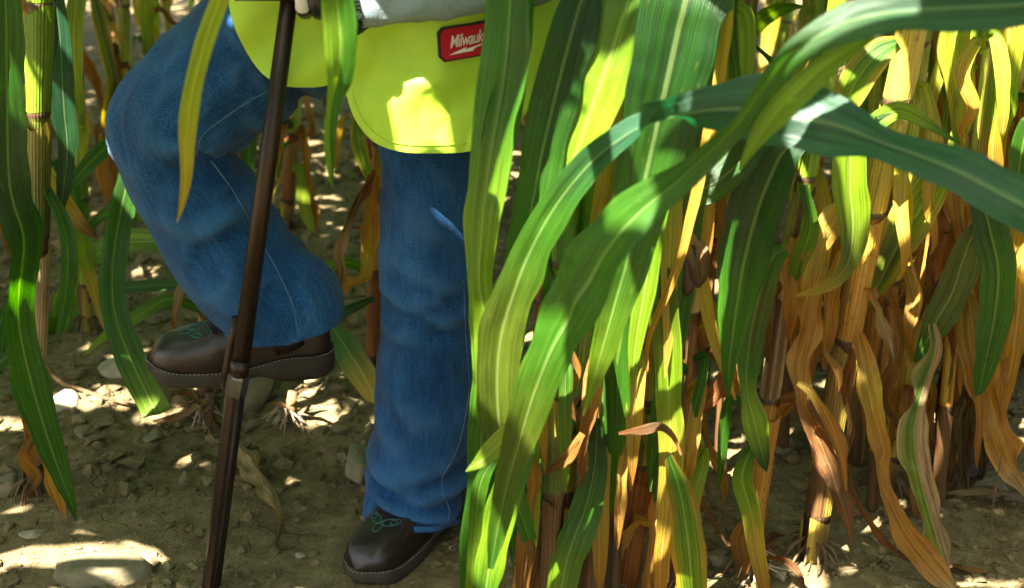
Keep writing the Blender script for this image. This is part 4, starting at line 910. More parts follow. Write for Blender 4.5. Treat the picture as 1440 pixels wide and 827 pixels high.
q4 = Plant('near corn plant whose long blade arches over the whole clump', 1.53, vert(.06, 1.53, dx=.02), [15, 16, 16], [W2(.06, 1.53, .3)[1]], ['b', 'ol', 'g', 'g'], roots=False)
q4.leaf('g>ol>ol>g>bg>bg>bg>bg', [1.42, 1.40, 1.36, 1.30, 1.24, 1.18, 1.10, 1.04], [(745, 760, 20), (712, 660, 40), (700, 560, 60), (704, 480, 66), (722, 415, 62), (748, 350, 56), (785, 285, 50), (835, 225, 42), (880, 190, 34, 35), (917, 170, 26, 70), (958, 160, 44, 130), (1010, 153, 70, 165), (1062, 154, 94, 175), (1120, 164, 98, 180), (1180, 178, 76, 190), (1235, 198, 44, 205), (1290, 218, 50, 195), (1345, 240, 66, 180), (1400, 268, 72, 175), (1460, 302, 72, 170), (1530, 370, 40, 170)], fold=.3, rip=.015)
q4.leaf('g>g>yg>g', [1.40, 1.38], [(745, 560, 18), (742, 600, 34), (722, 660, 46), (704, 730, 46), (690, 790, 40), (680, 850, 30)], roll=-10, fold=.3)
q4.leaf('ly>yg', [1.34], [(750, 575, 12), (724, 600, 26), (695, 632, 30), (672, 652, 16), (655, 663, 2)], roll=20)
q4.leaf('ly>y', [1.36], [(752, 520, 10), (756, 545, 22), (748, 575, 18), (738, 592, 4)], roll=-30)
q4.leaf('g>yg', [1.40], [(700, 640, 8), (676, 680, 22), (668, 760, 22), (662, 840, 14)])
qs = [('dark green leaning corn cane at the bottom of the clump', 1.56, [(733, 860), (760, 700), (790, 590), (815, 480), (838, 200), (850, 0)], [18, 19, 18, 14], [705], ['o', 'g', 'g', 'g']),
      ('brown dead corn cane behind the clump', 1.70, [(872, 860), (900, 660), (912, 540), (922, 300), (928, 0)], [19, 18, 15], [650, 560], ['r', 'ol', 'y', 'g']),
      ('yellow sunlit corn cane standing in the clump', 1.64, [(790, 860), (796, 660), (806, 520), (822, 200), (830, 0)], [14, 14, 13], [690, 600], ['b', 'y', 'ly', 'g'])]
for a in qs: Plant(*a, roots=False)

qr = Plant('tall corn plant right of the camera with a twisting overhead blade', 1.18, vert(.92, 1.18), [24, 22, 20], [W2(.92, 1.18, .25)[1]], ['b', 'ol', 'yg', 'g'])
qr.leaf('bg>bg>bg>bg>g>g>g>ol>g', [1.12, 1.14, 1.17, 1.21, 1.26, 1.31, 1.34], [(1500, 2, 50), (1420, 8, 58), (1330, 12, 60), (1245, 19, 58), (1175, 38, 50, 10), (1115, 76, 40, 30), (1072, 126, 32, 55), (1036, 174, 30, 60), (1000, 212, 36, 35), (950, 258, 46, 0), (897, 300, 62, -30), (852, 350, 78, -38), (824, 402, 80, -38), (798, 450, 70, -34), (774, 498, 64, -20), (752, 552, 56), (734, 610, 46), (714, 680, 36), (700, 745, 26), (690, 800, 8)], fold=.3, rip=.03, att=1.16)
qr.leaf('g>yg', [1.16, 1.20], [(1210, 60, 16), (1150, 100, 34), (1090, 160, 36, 25), (1056, 210, 16), (1040, 240, 2)], roll=35, att=1.12)

# right side ---------------------------------------------------------------
Ya = gY(1048, 806)
r1 = Plant('leaning corn plant with a pale cane joint and dark hanging blade', Ya, [(1050, 806), (1062, 700), (1082, 560), (1104, 400), (1132, 260), (1170, 60), (1182, 0)], [17, 15, 14, 14, 16], [745, 560, 396, 250], ['b', 'o', 't', 'ly', 'yg', 'yg', 'g'], sheath=['b', 'o', 't', 'ly', 'yg', 'yg'])
r1.leaf('dg>dg>g>g', [Ya - .16], [(1140, 180, 30), (1100, 215, 56), (1070, 280, 72), (1048, 360, 68), (1036, 430, 54), (1028, 490, 30), (1024, 530, 14), (1024, 560, 3)], roll=-20, fold=.3, rip=.02)
r1.leaf('g>ol>g>yg>dg', [Ya - .12], [(1104, 350, 18), (1082, 370, 34), (1062, 440, 42), (1052, 500, 36), (1050, 545, 22, 40), (1060, 590, 36), (1072, 640, 22), (1078, 664, 2)], roll=20, fold=.35)
r1.leaf('g', [Ya - .1], [(1072, 590, 8), (1030, 560, 12), (1018, 600, 16), (1014, 650, 10), (1010, 690, 2)], roll=20)
r1.leaf('g>yg>y>o', [Ya - .1], [(1060, 620, 10), (1044, 670, 30), (1056, 720, 26), (1066, 780, 24), (1078, 840, 12)], fold=.5, rip=.04)
r1.leaf('o>b', [Ya - .04], [(1056, 720, 8), (1036, 760, 24), (1042, 800, 28), (1030, 840, 12)], rip=.07)
r1.leaf('r>b', [Ya - .05], [(1100, 400, 8), (1082, 430, 18), (1076, 480, 14), (1080, 510, 4)], rip=.06)
r1.leaf('g>yg', [Ya - .06], [(1130, 260, 12), (1140, 320, 22), (1120, 380, 22), (1112, 410, 6)], roll=10)
Yb = gY(1140, 788)
r2 = Plant('thick jointed corn cane with splayed brace roots and brown leaf loops', Yb, [(1140, 788), (1150, 720), (1168, 600), (1190, 490), (1226, 300), (1262, 140), (1290, 0)], [20, 18, 17, 18, 20, 20], [722, 478, 300, 142], ['db', 'b', 'o', 'y', 'y', 'ly', 'g'], sheath=['b', 'b', 'o', 'y', 'y', 'ly', 'g'])
r2.leaf('y>y>o>o>r>b>r', [Yb - .06, Yb - .16], [(1200, 290, 18), (1172, 310, 40), (1152, 380, 46), (1138, 450, 42), (1124, 520, 38), (1132, 580, 28, 30), (1156, 630, 34), (1178, 690, 38), (1192, 735, 18), (1197, 765, 2)], roll=15, rip=.05, fold=.3)
r2.leaf('y>o>o|b', [Yb - .18], [(1122, 538, 8), (1145, 556, 16), (1170, 600, 22), (1186, 650, 18), (1190, 690, 8)], rip=.05)
r2.leaf('yg>yg>ol>y', [Yb - .14], [(1225, 175, 26), (1200, 200, 44), (1196, 260, 50), (1200, 320, 40), (1192, 370, 26, 30), (1164, 402, 16), (1120, 416, 4)], fold=.3, rip=.03)
r2.leaf('y>o>o', [Yb - .05], [(1210, 330, 16), (1190, 360, 30), (1172, 420, 34), (1168, 470, 24), (1160, 520, 8)], rip=.06, fold=.5)
r2.leaf('o>y>o>o>o>t', [Yb - .08, Yb - .12, Yb - .16], [(1205, 470, 20), (1216, 520, 28), (1228, 580, 32), (1244, 630, 38), (1240, 670, 26, 40), (1256, 715, 28), (1284, 765, 34), (1318, 806, 30), (1352, 840, 20)], rip=.07, fold=.5)
r2.leaf('b>r>b', [Yb - .1], [(1188, 640, 6), (1205, 700, 12), (1235, 750, 14), (1275, 785, 10), (1300, 795, 3)], rip=.05, fold=.5)
r2.leaf('r>b', [Yb - .05], [(1205, 480, 8), (1190, 540, 16), (1196, 600, 12), (1186, 650, 3)], rip=.08)
r2.leaf('g>yg|y', [Yb - .1], [(1262, 60, 20), (1236, 75, 40), (1206, 110, 46), (1188, 150, 34), (1178, 185, 6)], roll=-20)
r2.leaf('g>yg>g', [Yb - .12], [(1256, 165, 14), (1230, 175, 26), (1262, 156, 26, 20), (1300, 172, 18), (1346, 200, 3)], roll=30)
Yc = gY(1246, 690)
r3 = Plant('corn cane wrapped in rust brown husks beside the thick jointed cane', Yc, [(1246, 690), (1262, 560), (1290, 440), (1312, 340), (1345, 160), (1372, 0)], [14, 16, 17, 17], [640, 396, 250, 120], ['b', 'y', 'o', 'y', 'ly', 'g'])
r3.leaf('yg>yg>ol>yg|y', [Yc - .14], [(1330, 220, 24), (1312, 262, 54), (1282, 310, 58), (1254, 360, 46), (1236, 400, 30), (1222, 430, 5)], roll=-25, fold=.4, rip=.04)
r3.leaf('ol>ol>g', [Yc - .15], [(1380, 310, 14), (1362, 345, 38), (1340, 410, 44), (1318, 450, 38), (1300, 486, 22), (1286, 510, 4)], roll=20, fold=.4)
r3.leaf('g>yg/p>p|t', [Yc - .25, Yc - .34], [(1312, 455, 14), (1316, 490, 26), (1298, 550, 36), (1286, 610, 46), (1294, 670, 54), (1310, 730, 54), (1328, 790, 44), (1332, 802, 40)], fold=.3, rip=.02)
r3.leaf('y>o', [Yc - .06], [(1290, 430, 14), (1270, 470, 26), (1262, 540, 26), (1256, 600, 16), (1250, 640, 4)], rip=.07)
r3.leaf('o>r', [Yc - .07], [(1300, 400, 12), (1250, 420, 30), (1232, 480, 30), (1228, 540, 20), (1226, 580, 5)], rip=.07)
r3.leaf('ly>y', [Yc - .06], [(1330, 60, 14), (1318, 110, 18), (1304, 160, 18), (1296, 200, 8), (1292, 225, 2)], rip=.02)
r3.leaf('g>dg', [Yc - .05], [(1300, 430, 8), (1262, 440, 16), (1236, 454, 12), (1222, 462, 3)])
Yd = gY(1352, 668)
r4 = Plant('corn plant with a dark dead skirt of leaves and hanging rust blade', Yd, [(1352, 668), (1356, 560), (1372, 400), (1392, 220), (1420, 40), (1428, 0)], [18, 17, 18, 20], [600, 430, 240], ['db', 'db', 'b', 'y', 'ly', 'g'])
r4.leaf('o>o>y>o>o>t', [Yd - .12, Yd - .2], [(1368, 250, 30), (1352, 270, 44), (1360, 350, 42), (1368, 430, 50), (1380, 510, 54), (1396, 570, 46), (1404, 610, 44), (1424, 660, 36), (1450, 700, 14)], rip=.06, fold=.4)
r4.leaf('dg>g>g', [Yd - .22], [(1378, 270, 30), (1392, 320, 46), (1404, 380, 48), (1400, 440, 46), (1388, 500, 34), (1378, 545, 16), (1372, 556, 3)], roll=12, rip=.03, fold=.2)
r4.leaf('yg>ly>yg|y', [Yd - .14], [(1392, 20, 14), (1352, 30, 40), (1342, 70, 42), (1350, 120, 40), (1354, 170, 30), (1346, 205, 8)], rip=.05, fold=.3)
r4.leaf('y>yg>o', [Yd - .10], [(1424, 0, 40), (1416, 70, 48), (1404, 150, 44), (1396, 210, 34), (1400, 260, 14)], fold=.4)
r4.leaf('y>o>r', [Yd - .15], [(1436, 310, 30), (1430, 370, 46), (1420, 440, 46), (1412, 490, 30), (1404, 515, 6)], rip=.05)
r4.leaf('g>g', [Yd + .02], [(1380, 320, 10), (1360, 60, 26), (1372, 20, 34), (1380, -20, 20)], roll=30)
for i, (x, dy) in enumerate(((1322, -.05), (1340, -.09), (1360, -.1), (1380, -.06), (1334, .02), (1372, .0), (1350, -.12))):
    r4.leaf(['db', 'b', 'db>b'][i % 3], [Yd + dy], [(1356, 470 + i * 12, 10), (x + 6, 520 + i * 8, 22), (x, 590, 24), (x - 3 + i, 650 + i * 2, 12), (x - 4, 676 + i * 2, 3)], rip=.07, fold=.6)
Ye = gY(1490, 700)
r5 = Plant('corn plant at the right rim with orange papery leaves', Ye, [(1500, 700), (1480, 500), (1470, 200), (1470, 0)], [17, 17, 18], [560, 330], ['b', 'y', 'o', 'yg'])
r5.leaf('y>o', [Ye - .1], [(1470, 330, 16), (1440, 360, 44), (1432, 430, 50), (1424, 500, 40), (1412, 560, 20), (1408, 600, 5)], rip=.05)
r5.leaf('g', [Ye - .1], [(1474, 200, 14), (1450, 170, 26), (1436, 220, 30), (1430, 270, 12)], roll=20)

# narrow blades filling the clump
kr = random.Random(21)
for i in range(22):
    x0 = kr.uniform(850, 1030); y1 = kr.uniform(330, 700); x1 = x0 - kr.uniform(10, 150); w_ = kr.uniform(14, 38); Yq = kr.uniform(1.53, 1.66); wv = kr.uniform(-14, 14)
    (q1, q2, q3)[i % 3].leaf(kr.choice(['g>yg', 'dg>g', 'yg>ly>y', 'g>g', 'ly>yg>y', 'dg>g>yg', 'g>y>o']), [Yq, Yq - .04], [(x0 + 6, -50, w_ * .8), (x0, 40, w_), (x0 * .7 + x1 * .3 + wv, y1 * .35, w_ * 1.1), (x0 * .35 + x1 * .65 + wv, y1 * .68, w_ * .9), (x1 + 4, y1 * .9, w_ * .5), (x1, y1, 2)], roll=kr.uniform(-40, 40), fold=kr.uniform(.2, .5), rip=.03, att=kr.uniform(1.12, 1.3))
for i in range(16):
    x0 = kr.uniform(690, 1000); y0 = kr.uniform(470, 640); ln = kr.uniform(130, 260); w_ = kr.uniform(12, 30); dx = kr.uniform(-50, 30); pl = min((q1, q2, q3, q4), key=lambda q_: abs(q_.xat(y0) - x0)); Yq = pl.Y + kr.uniform(-.1, -.04)
    pl.leaf(kr.choice(['g>yg', 'yg>ly', 'dg>g', 'y>o', 'o>r', 'yg>y>o', 'g>g']), [pl.Y, Yq, Yq], [(pl.xat(y0), y0 + 10, 8), (x0, y0, w_), (x0 + dx * .4, y0 + ln * .4, w_ * 1.1), (x0 + dx * .8, y0 + ln * .8, w_ * .7), (x0 + dx, y0 + ln, 2)], roll=kr.uniform(-35, 35), fold=.4, rip=.04)
# slim golden canes among the yellowing plants
for bx_, by_, tx_ in ((1012, 668, 1056), (1098, 640, 1150), (1204, 655, 1242), (1292, 640, 1322), (1318, 715, 1392), (1402, 640, 1438), (1226, 720, 1306), (984, 610, 1024), (1168, 620, 1216), (1362, 610, 1366)):
    Ys_ = gY(bx_, by_)
    pl = Plant('slim golden corn cane standing among the yellowing plants', Ys_, [(bx_, by_), (bx_ * .75 + tx_ * .25, by_ * .7), (bx_ * .4 + tx_ * .6, by_ * .35), (tx_, 0)], [9, 9, 10], [by_ * .8, by_ * .55, by_ * .3], ['b', 'o', 'y', 'ly', 'yg', 'g'], group='slim golden canes among the yellowing plants', roots=False)
    for k_ in range(6):
        y0 = kr.uniform(.02, .62) * by_; ln = kr.uniform(110, 260); w_ = kr.uniform(12, 27); x0 = pl.xat(y0); dx = kr.uniform(-42, 42); sw = kr.uniform(-10, 10); Yq = Ys_ - kr.uniform(.02, .09)
        sp = kr.choice(['yg>ly>y', 'ly>y>o', 'y>o', 'yg>y>o', 'g>yg>y']) if y0 < .4 * by_ else kr.choice(['y>o', 'o>r', 'y>o>r', 'o>b', 'o>y>t'])
        pl.leaf(sp, [Ys_, Yq, Yq], [(x0, y0 + 8, 8), (x0 + dx * .5, y0 - 6, w_ * .8), (x0 + dx * .9 + sw, y0 + ln * .3, w_), (x0 + dx - sw, y0 + ln * .65, w_ * .8), (x0 + dx * .9 + sw, y0 + ln * .9, w_ * .4), (x0 + dx * .9, y0 + ln, 2)], roll=kr.uniform(-40, 40), fold=.45, rip=.05)
# green blades crossing left of the raised leg
for pl, sp, pts_ in ((p2, 'g>yg', [(116, 330, 8), (150, 300, 16), (190, 296, 22), (222, 320, 16), (240, 350, 3)]), (p2, 'dg>g', [(118, 250, 8), (90, 230, 16), (60, 250, 20), (30, 300, 16), (12, 350, 3)]), (p4, 'g>yg', [(290, 440, 8), (240, 420, 16), (200, 440, 18), (150, 470, 12), (118, 500, 2)]),
                     (p2, 'yg>ly', [(118, 400, 8), (150, 440, 16), (160, 480, 14), (150, 510, 3)]), (p1, 'g', [(55, 250, 8), (84, 300, 18), (96, 360, 22), (90, 430, 16), (80, 480, 3)]), (p7, 'g>yg', [(406, 300, 8), (370, 300, 14), (344, 330, 16), (330, 360, 4)]), (p8, 'g>yg', [(528, 400, 8), (500, 372, 14), (470, 372, 18), (440, 396, 14), (420, 420, 3)])):
    pl.leaf(sp, [pl.Y, pl.Y - .08], pts_, roll=20, fold=.3, rip=.03)
# withered lower leaves of the yellowing plants
for pl, n_, zlo, zhi in ((r1, 5, .12, .75), (r2, 7, .10, .9), (r3, 7, .10, .85), (r4, 7, .2, .85), (r5, 6, .1, .8), (q2, 4, .15, .5), (q3, 5, .1, .6), (p5, 4, .15, .6), (p8, 4, .1, .6), (p7, 4, .1, .5), (p6, 3, .2, .6), (p1, 2, .05, .2)):
    for k_ in range(n_):
        z = pl.path[0, 2] + .03 + pl.r.uniform(zlo, zhi); c, r_ = pl.at(z); low = z < .45
        spec = pl.r.choice(['y>o>r', 'o>r>b', 'y>o>o', 'o>t>b', 'ly>y>o', 'r>o']) if low or pl.r.random() < .5 else pl.r.choice(['yg>y>o', 'ly>y>o', 'g>yg>y|o', 'y>o'])
        v, f, cc, uv = arc_leaf(c, pl.r.uniform(-3.14, 3.14), pl.r.uniform(.18, .38), pl.r.uniform(30, 75), pl.r.uniform(120, 190), pl.r.uniform(.022, .045), spec, pl.seed + 700 + k_, 200, .07, kink=pl.r.uniform(.1, .3), n=20, fold=.5)
        v = np.asarray(v); v[:, 2] = np.maximum(v[:, 2], hgt(v[:, 0], v[:, 1]) + .004)
        mesh('leaf', v.tolist(), f, M_DRY if is_dry(spec) else M_LEAF, pl.root, cc, uv)

# ------------------------------------------------------------------ the rest of the field
def proto(seed, H, stage):
    """meshes of one corn plant in local space: stalk, leaves [(verts, faces, cols, uvs, dry)]"""
    r = random.Random(seed); V, C, UV = [], [], []; seg = 8; nodes = [0.06, 0.14, 0.26]
    while nodes[-1] < H - 0.25: nodes.append(nodes[-1] + r.uniform(.15, .2))
    zz = sorted(list(np.arange(-0.03, H, 0.06)) + [q + d_ for q in nodes for d_ in (-.006, 0, .006)])
    lean = (r.uniform(-.05, .05), r.uniform(-.05, .05)); pos = lambda z: (lean[0] * z + .012 * math.sin(z * 5 + seed), lean[1] * z + .01 * math.cos(z * 4 + seed), z)
    def ck(z): 
        if stage == 1: return 'r' if z < .22 else ('o' if z < .5 else ('ly' if z < .95 else 'yg'))
        return 'b' if z < .2 else ('y' if z < .35 else ('yg' if z < .8 else 'g'))
    for z in zz:
        dn = min(abs(z - q) for q in nodes); rad = (0.0155 - 0.0045 * z / H) * (1 + .2 * math.exp(-(dn / .006) ** 2)); c = np.array(PAL[ck(z + .05 * math.sin(z * 40))])
        if dn < .004: c = np.array(PAL['db'])
        x, y, _ = pos(z)
        for k_ in range(seg):
            w_ = 2 * math.pi * k_ / seg; V.append((x + rad * math.cos(w_), y + rad * math.sin(w_), z)); C.append(c); UV.append((k_ / seg if k_ < seg / 2 else 1 - k_ / seg, z))
    m = len(zz); f = [(i * seg + k_, i * seg + (k_ + 1) % seg, (i + 1) * seg + (k_ + 1) % seg, (i + 1) * seg + k_) for i in range(m - 1) for k_ in range(seg)]
    stalk = (V, f, np.array(C), UV); leaves = []; az = r.random() * 6.28
    for i, z in enumerate(nodes[1:]):
        az += math.pi + r.uniform(-.4, .4); sd_ = seed * 40 + i
        if z < .55:
            spec = r.choice(['o>r>b', 'y>o', 'y>o>r', 'r>b', 'o>t']); a = arc_leaf(pos(z), az, r.uniform(.3, .5), r.uniform(40, 70), r.uniform(120, 170), r.uniform(.03, .05), spec, sd_, 160, .08, kink=r.uniform(.12, .3), fold=.5); dry = True
        elif z < .95:
            spec = r.choice(['yg>y>o|y', 'g>yg>y|o', 'ly>y>o', 'g>yg']) if stage else r.choice(['g>yg', 'g', 'g>y']); a = arc_leaf(pos(z), az, r.uniform(.5, .75), r.uniform(50, 72), r.uniform(110, 160), r.uniform(.05, .075), spec, sd_, 80, .04, kink=r.choice([None, .3, None])); dry = False
        else:
            a = arc_leaf(pos(z), az, r.uniform(.7, 1.0), r.uniform(42, 68), r.uniform(60, 115), r.uniform(.075, .1), r.choice(['g', 'dg', 'g', 'bg', 'g>yg']), sd_); dry = False
        leaves.append((*a, dry, z))
    return stalk, leaves
def mk(name, V, f, mat, c, uv):
    o = mesh(name, V, f, mat, None, c, uv); me = o.data; bpy.data.objects.remove(o); return me
PROTO = []
for i in range(10):
    st, lv = proto(100 + i, 2.0 + .35 * ((i * 7) % 5) / 5, i % 2)
    PROTO.append((mk('stalk', *st[:2], M_STALK, st[2], st[3]), [(mk('leaf', a[0].tolist(), a[1], M_DRY if a[4] else M_LEAF, a[2], a[3]), np.asarray(a[0]), a[1], a[5]) for a in lv]))
pr_rng = random.Random(77)
def put(x, y, label, group, hide_from_view, minz=0.0):
    k_ = pr_rng.randrange(len(PROTO)); az = pr_rng.random() * 6.2832; sc = pr_rng.uniform(.93, 1.08)
    M = Matrix.Translation((x, y, gz(x, y))) @ Matrix.Rotation(az, 4, 'Z') @ Matrix.Scale(sc, 4); A = np.array(M)
    root = thing('corn_plant', label, 'corn plant', (0, 0, 0), group); root.matrix_world = M; root.location = M.translation; root.rotation_euler = (0, 0, az); root.scale = (sc,) * 3
    sm_, lv = PROTO[k_]; o = bpy.data.objects.new('stalk', sm_); COL.objects.link(o); o.parent = root
    for me, v, f, z in lv:
        if z < minz: continue
        vw = v @ A[:3, :3].T + A[:3, 3]
        if hide_from_view and in_frame(vw): continue
        o = bpy.data.objects.new('leaf', me); COL.objects.link(o); o.parent = root
        if z > .9 or hide_from_view: CANOPY.append((o, vw, f))
    return root
def stalk_in_frame(x, y, m=170):
    for z in np.arange(0, 2.2, .1):
        a = proj(Vector((x, y, z)))
        k_ = m if a is None else 60 + .13 / a[2] * F
        if a and -k_ < a[0] < 1440 + k_ and -30 < a[1] < 857: return True
    return False
# far plants that show between the others
far_px = [(98, 232, 0), (262, 215, 0), (20, 300, 0), (-30, 430, 0), (345, 262, 0), (455, 150, 0), (520, 250, 0), (1000, 235, 0), (1085, 300, 0), (1235, 330, 0), (1330, 300, 0), (1425, 330, 0), (1120, 190, 0), (700, 260, 0), (840, 250, 0), (905, 190, 0), (1300, 160, 0), (770, 180, 0), (640, 200, 0), (1160, 420, 0), (1460, 470, 0), (1100, 545, 0), (1215, 575, 0), (1290, 590, 0), (1405, 585, 0), (930, 545, 0), (1180, 490, 0), (1335, 500, 0), (1440, 520, 0), (840, 520, 0), (760, 500, 0), (1260, 470, 0), (1130, 330, 0), (1380, 410, 0)]
FARP = []
for x, y, _ in far_px:
    g = G(x, y); FARP.append((None, g.x, g.y)); FARP[-1] = (put(g.x, g.y, 'corn plant standing ' + ('left of the raised knee, farther back' if x < 300 else 'far back, seen past the two legs' if x < 560 else 'behind the green leaf clump' if x < 1000 else 'behind the yellowing jointed canes'), 'corn plants behind the nearer ones', False), g.x, g.y)
for k_ in range(4):
    yy = 6.5 + k_ * .76; x = -.75 * yy
    while x < .75 * yy:
        FARP.append((put(x, yy + pr_rng.uniform(-.05, .05), 'slender corn plant of the farthest rows against the soil', 'corn plants of the farthest rows', False), x, yy)); x += pr_rng.uniform(.42, .8)
# ------------------------------------------------------------------ canopy: gaps where the photograph shows sun, leaves where it shows shade
# pixel, half sizes of the sun flecks that show; the distance where they fall on something above the soil
LIT = [(30, 786, 36, 6), (100, 778, 36, 6), (180, 777, 40, 6), (60, 790, 36, 6), (110, 562, 36, 6), (185, 555, 22, 5), (20, 604, 16, 5), (450, 580, 36, 6), (460, 300, 10, 20), (1012, 640, 16, 5), (455, 225, 10, 8), (1420, 190, 10, 6)]
LIT3 = [(574, 176, 1.73, 16, 26), (600, 186, 1.73, 14, 24), (628, 198, 1.73, 14, 12), (586, 200, 1.73, 24, 10), (92, 185, Y1 + .1, 10, 18), (84, 40, Y1 + .06, 6, 14), (218, 572, Y4 - .3, 16, 10), (930, 60, 1.40, 18, 60), (962, 80, 1.40, 12, 60), (880, 302, 1.30, 28, 26), (800, 240, 1.44, 16, 40), (866, 130, 1.46, 16, 50),
        (690, 480, 1.43, 10, 50), (966, 530, 1.66, 8, 70), (1225, 20, 1.2, 60, 14), (1090, 70, 1.22, 14, 30), (785, 640, 1.64, 6, 40), (490, 70, 1.35, 8, 50), (22, 140, Y1 + .12, 10, 14), (790, 800, 1.5, 14, 20),
        (1160, 95, 1.2, 24, 12), (1060, 590, Ya - .12, 8, 24), (870, 470, 1.48, 12, 40), (730, 560, 1.36, 10, 30), (690, 780, 1.34, 10, 40), (960, 760, 1.52, 6, 20), (760, 470, 1.33, 14, 30), (1200, 260, Yb - .14, 8, 30), (1262, 90, Yb, 8, 30), (1345, 90, Yd - .14, 10, 40), (1412, 90, Yd - .1, 8, 40), (1150, 340, Yb - .1, 8, 30), (1280, 320, Yc - .14, 10, 20), (720, 250, 1.46, 8, 30), (830, 600, 1.56, 10, 30), (1010, 60, 1.4, 10, 40)]
def want_lit(x, y):
    return any(abs(x - q[0]) < q[-2] + 3 and abs(y - q[1]) < q[-1] + 3 for q in LIT) or any(abs(x - q[0]) < q[-2] + 3 and abs(y - q[1]) < q[-1] + 3 for q in LIT3)
def tree(items):
    V_, F_, own = [], [], []; o_ = 0
    for i, (v, f) in enumerate(items):
        V_.append(np.asarray(v)); F_ += (np.asarray(f) + o_).tolist(); own += [i] * len(f); o_ += len(v)
    return BVHTree.FromPolygons(np.vstack(V_).tolist(), F_), own
bpy.context.view_layer.update()
items = []; skip = {c[0].name for c in CANOPY}
for ob in COL.objects:
    if ob.type != 'MESH' or ob.name in skip or ob.name.startswith(('ground', 'soil', 'stone', 'dry_', 'welt', 'vamp', 'turq')): continue
    me = ob.data; n_ = len(me.vertices); co = np.empty(n_ * 3, np.float32); me.vertices.foreach_get('co', co); A = np.array(ob.matrix_world); v = co.reshape(-1, 3) @ A[:3, :3].T + A[:3, 3]
    quads = np.array([p.vertices[:] for p in me.polygons if len(p.vertices) == 4])
    if len(quads): items.append((v, quads))
SB, _ = tree(items)                                            # everything but the canopy
def seen(px, py):
    d = ray(px, py).normalized(); g = G(px, py); h = SB.ray_cast(CAMP, d)
    return h[0] if h[0] is not None and (h[0] - CAMP).length < (g - CAMP).length else g
lit_pts = []
for q_ in LIT:
    for dx in (-1, -.5, 0, .5, 1):
        for dy in (-1, 0, 1): lit_pts.append(G(q_[0] + dx * q_[2], q_[1] + dy * q_[3]))
for q_ in LIT3:
    for dx in (-1, 0, 1):
        for dy in (-1, -.5, 0, .5, 1): lit_pts.append(seen(q_[0] + dx * q_[3], q_[1] + dy * q_[4]))
e1 = np.array(S.orthogonal().normalized()); e2 = np.cross(np.array(S), e1); E2 = np.stack([e1, e2], 1)      # plane across the sun's rays
lit2 = np.array([list(q_) for q_ in lit_pts]) @ E2
# plants of the field outside the picture, whose leaves shade it
STALKS = []
def shades_view(x, y):
    for z in (1.0, 1.5, 2.0):
        q = Vector((x, y, 0)) - Vector((S.x, S.y, 0)) * (z / S.z)
        for dx, dy in ((0, 0), (.6, 0), (-.6, 0), (0, .6), (0, -.6)):
            a = proj(q + Vector((dx, dy, 0.1)))
            if a and -60 < a[0] < 1500 and -40 < a[1] < 900 and q.y < 8: return True
    return False
def stalk_blocks(x, y):
    t = np.linspace(.3, 2.3, 60); c2_ = np.stack([0 * t + x, 0 * t + y, t], 1) @ E2
    return bool(np.any(np.hypot(lit2[:, None, 0] - c2_[None, :, 0], lit2[:, None, 1] - c2_[None, :, 1]) < .03))
rows = [(-1.6, .26), (-.98, .22), (-.36, .2), (.26, .19), (.86, .19), (1.5, .2), (2.2, .2), (2.95, .24), (3.7, .26), (4.5, .3), (5.3, .34), (6.1, .4)]
for yy, stp in rows:
    x = -4.0
    while x < 3.4:
        jx, jy = x + pr_rng.uniform(-.04, .04), yy + pr_rng.uniform(-.05, .05); sv_ = shades_view(jx, jy)
        ring_ = jy < 3.4 and -2.4 < jx < 2.6
        if (sv_ or (ring_ and pr_rng.random() < .42)) and not stalk_in_frame(jx, jy) and math.hypot(jx, jy) > .36 and math.hypot(jx - pn.root.location.x, jy - pn.root.location.y) > .14 and not stalk_blocks(jx, jy):
            STALKS.append((put(jx, jy, 'tall green corn plant of the field around the photographed spot', 'corn plants around the photographed spot', True, .5 if jy < 1.0 else 0.0), jx, jy))
        x += stp
print('field plants', len(STALKS))

CB, own = tree([(v, f) for _, v, f in CANOPY]); kill = set()
for p in lit_pts:
    q = p + S * .02
    for _ in range(60):
        h = CB.ray_cast(q, S)
        if h[0] is None: break
        kill.add(own[h[2]]); q = h[0] + S * .002
nk = len(kill)
for i in kill: bpy.data.objects.remove(CANOPY[i][0])
CANOPY = [c for i, c in enumerate(CANOPY) if i not in kill]
CB, own = tree([(v, f) for _, v, f in CANOPY])
pts = []
for py in np.arange(6, 826, 16):
    for px in np.arange(4, 1440, 16):
        if want_lit(px, py): continue
        p = seen(px, py)
        if p.y > 9.0: continue
        if SB.ray_cast(p + S * .012, S)[0] is None and CB.ray_cast(p + S * .012, S)[0] is None: pts.append(p)
for gy in np.arange(2.0, 8.6, .075):
    for gx in np.arange(-.47 * (gy * .93 + .47), .47 * (gy * .93 + .47), .075):
        p = Vector((gx + .02 * math.sin(gy * 57), gy, .01)); a = proj(p)
        if not (0 < a[1] < 827) or want_lit(a[0], a[1]): continue
        if SB.ray_cast(p + S * .012, S)[0] is None and CB.ray_cast(p + S * .012, S)[0] is None: pts.append(p)
print('view points lit before fill', len(pts), 'leaves removed', nk, 'canopy', len(CANOPY))
fr = random.Random(9); added = 0; fails = 0; why = [0, 0, 0]
fr.shuffle(pts)
hosts = [(r_, Vector((x, y, 0))) for r_, x, y in STALKS + FARP] + [(q_.root, Vector((q_.path[-1][0], q_.path[-1][1], 0))) for q_ in (p1, p2, p4, p5, p6, p7, p8, q1, q2, q3, r1, r2, r3, r4, r5, pn, qr)]
HXY = np.array([[h_[1].x, h_[1].y] for h_ in hosts])
pts = np.array([list(q_) for q_ in pts])
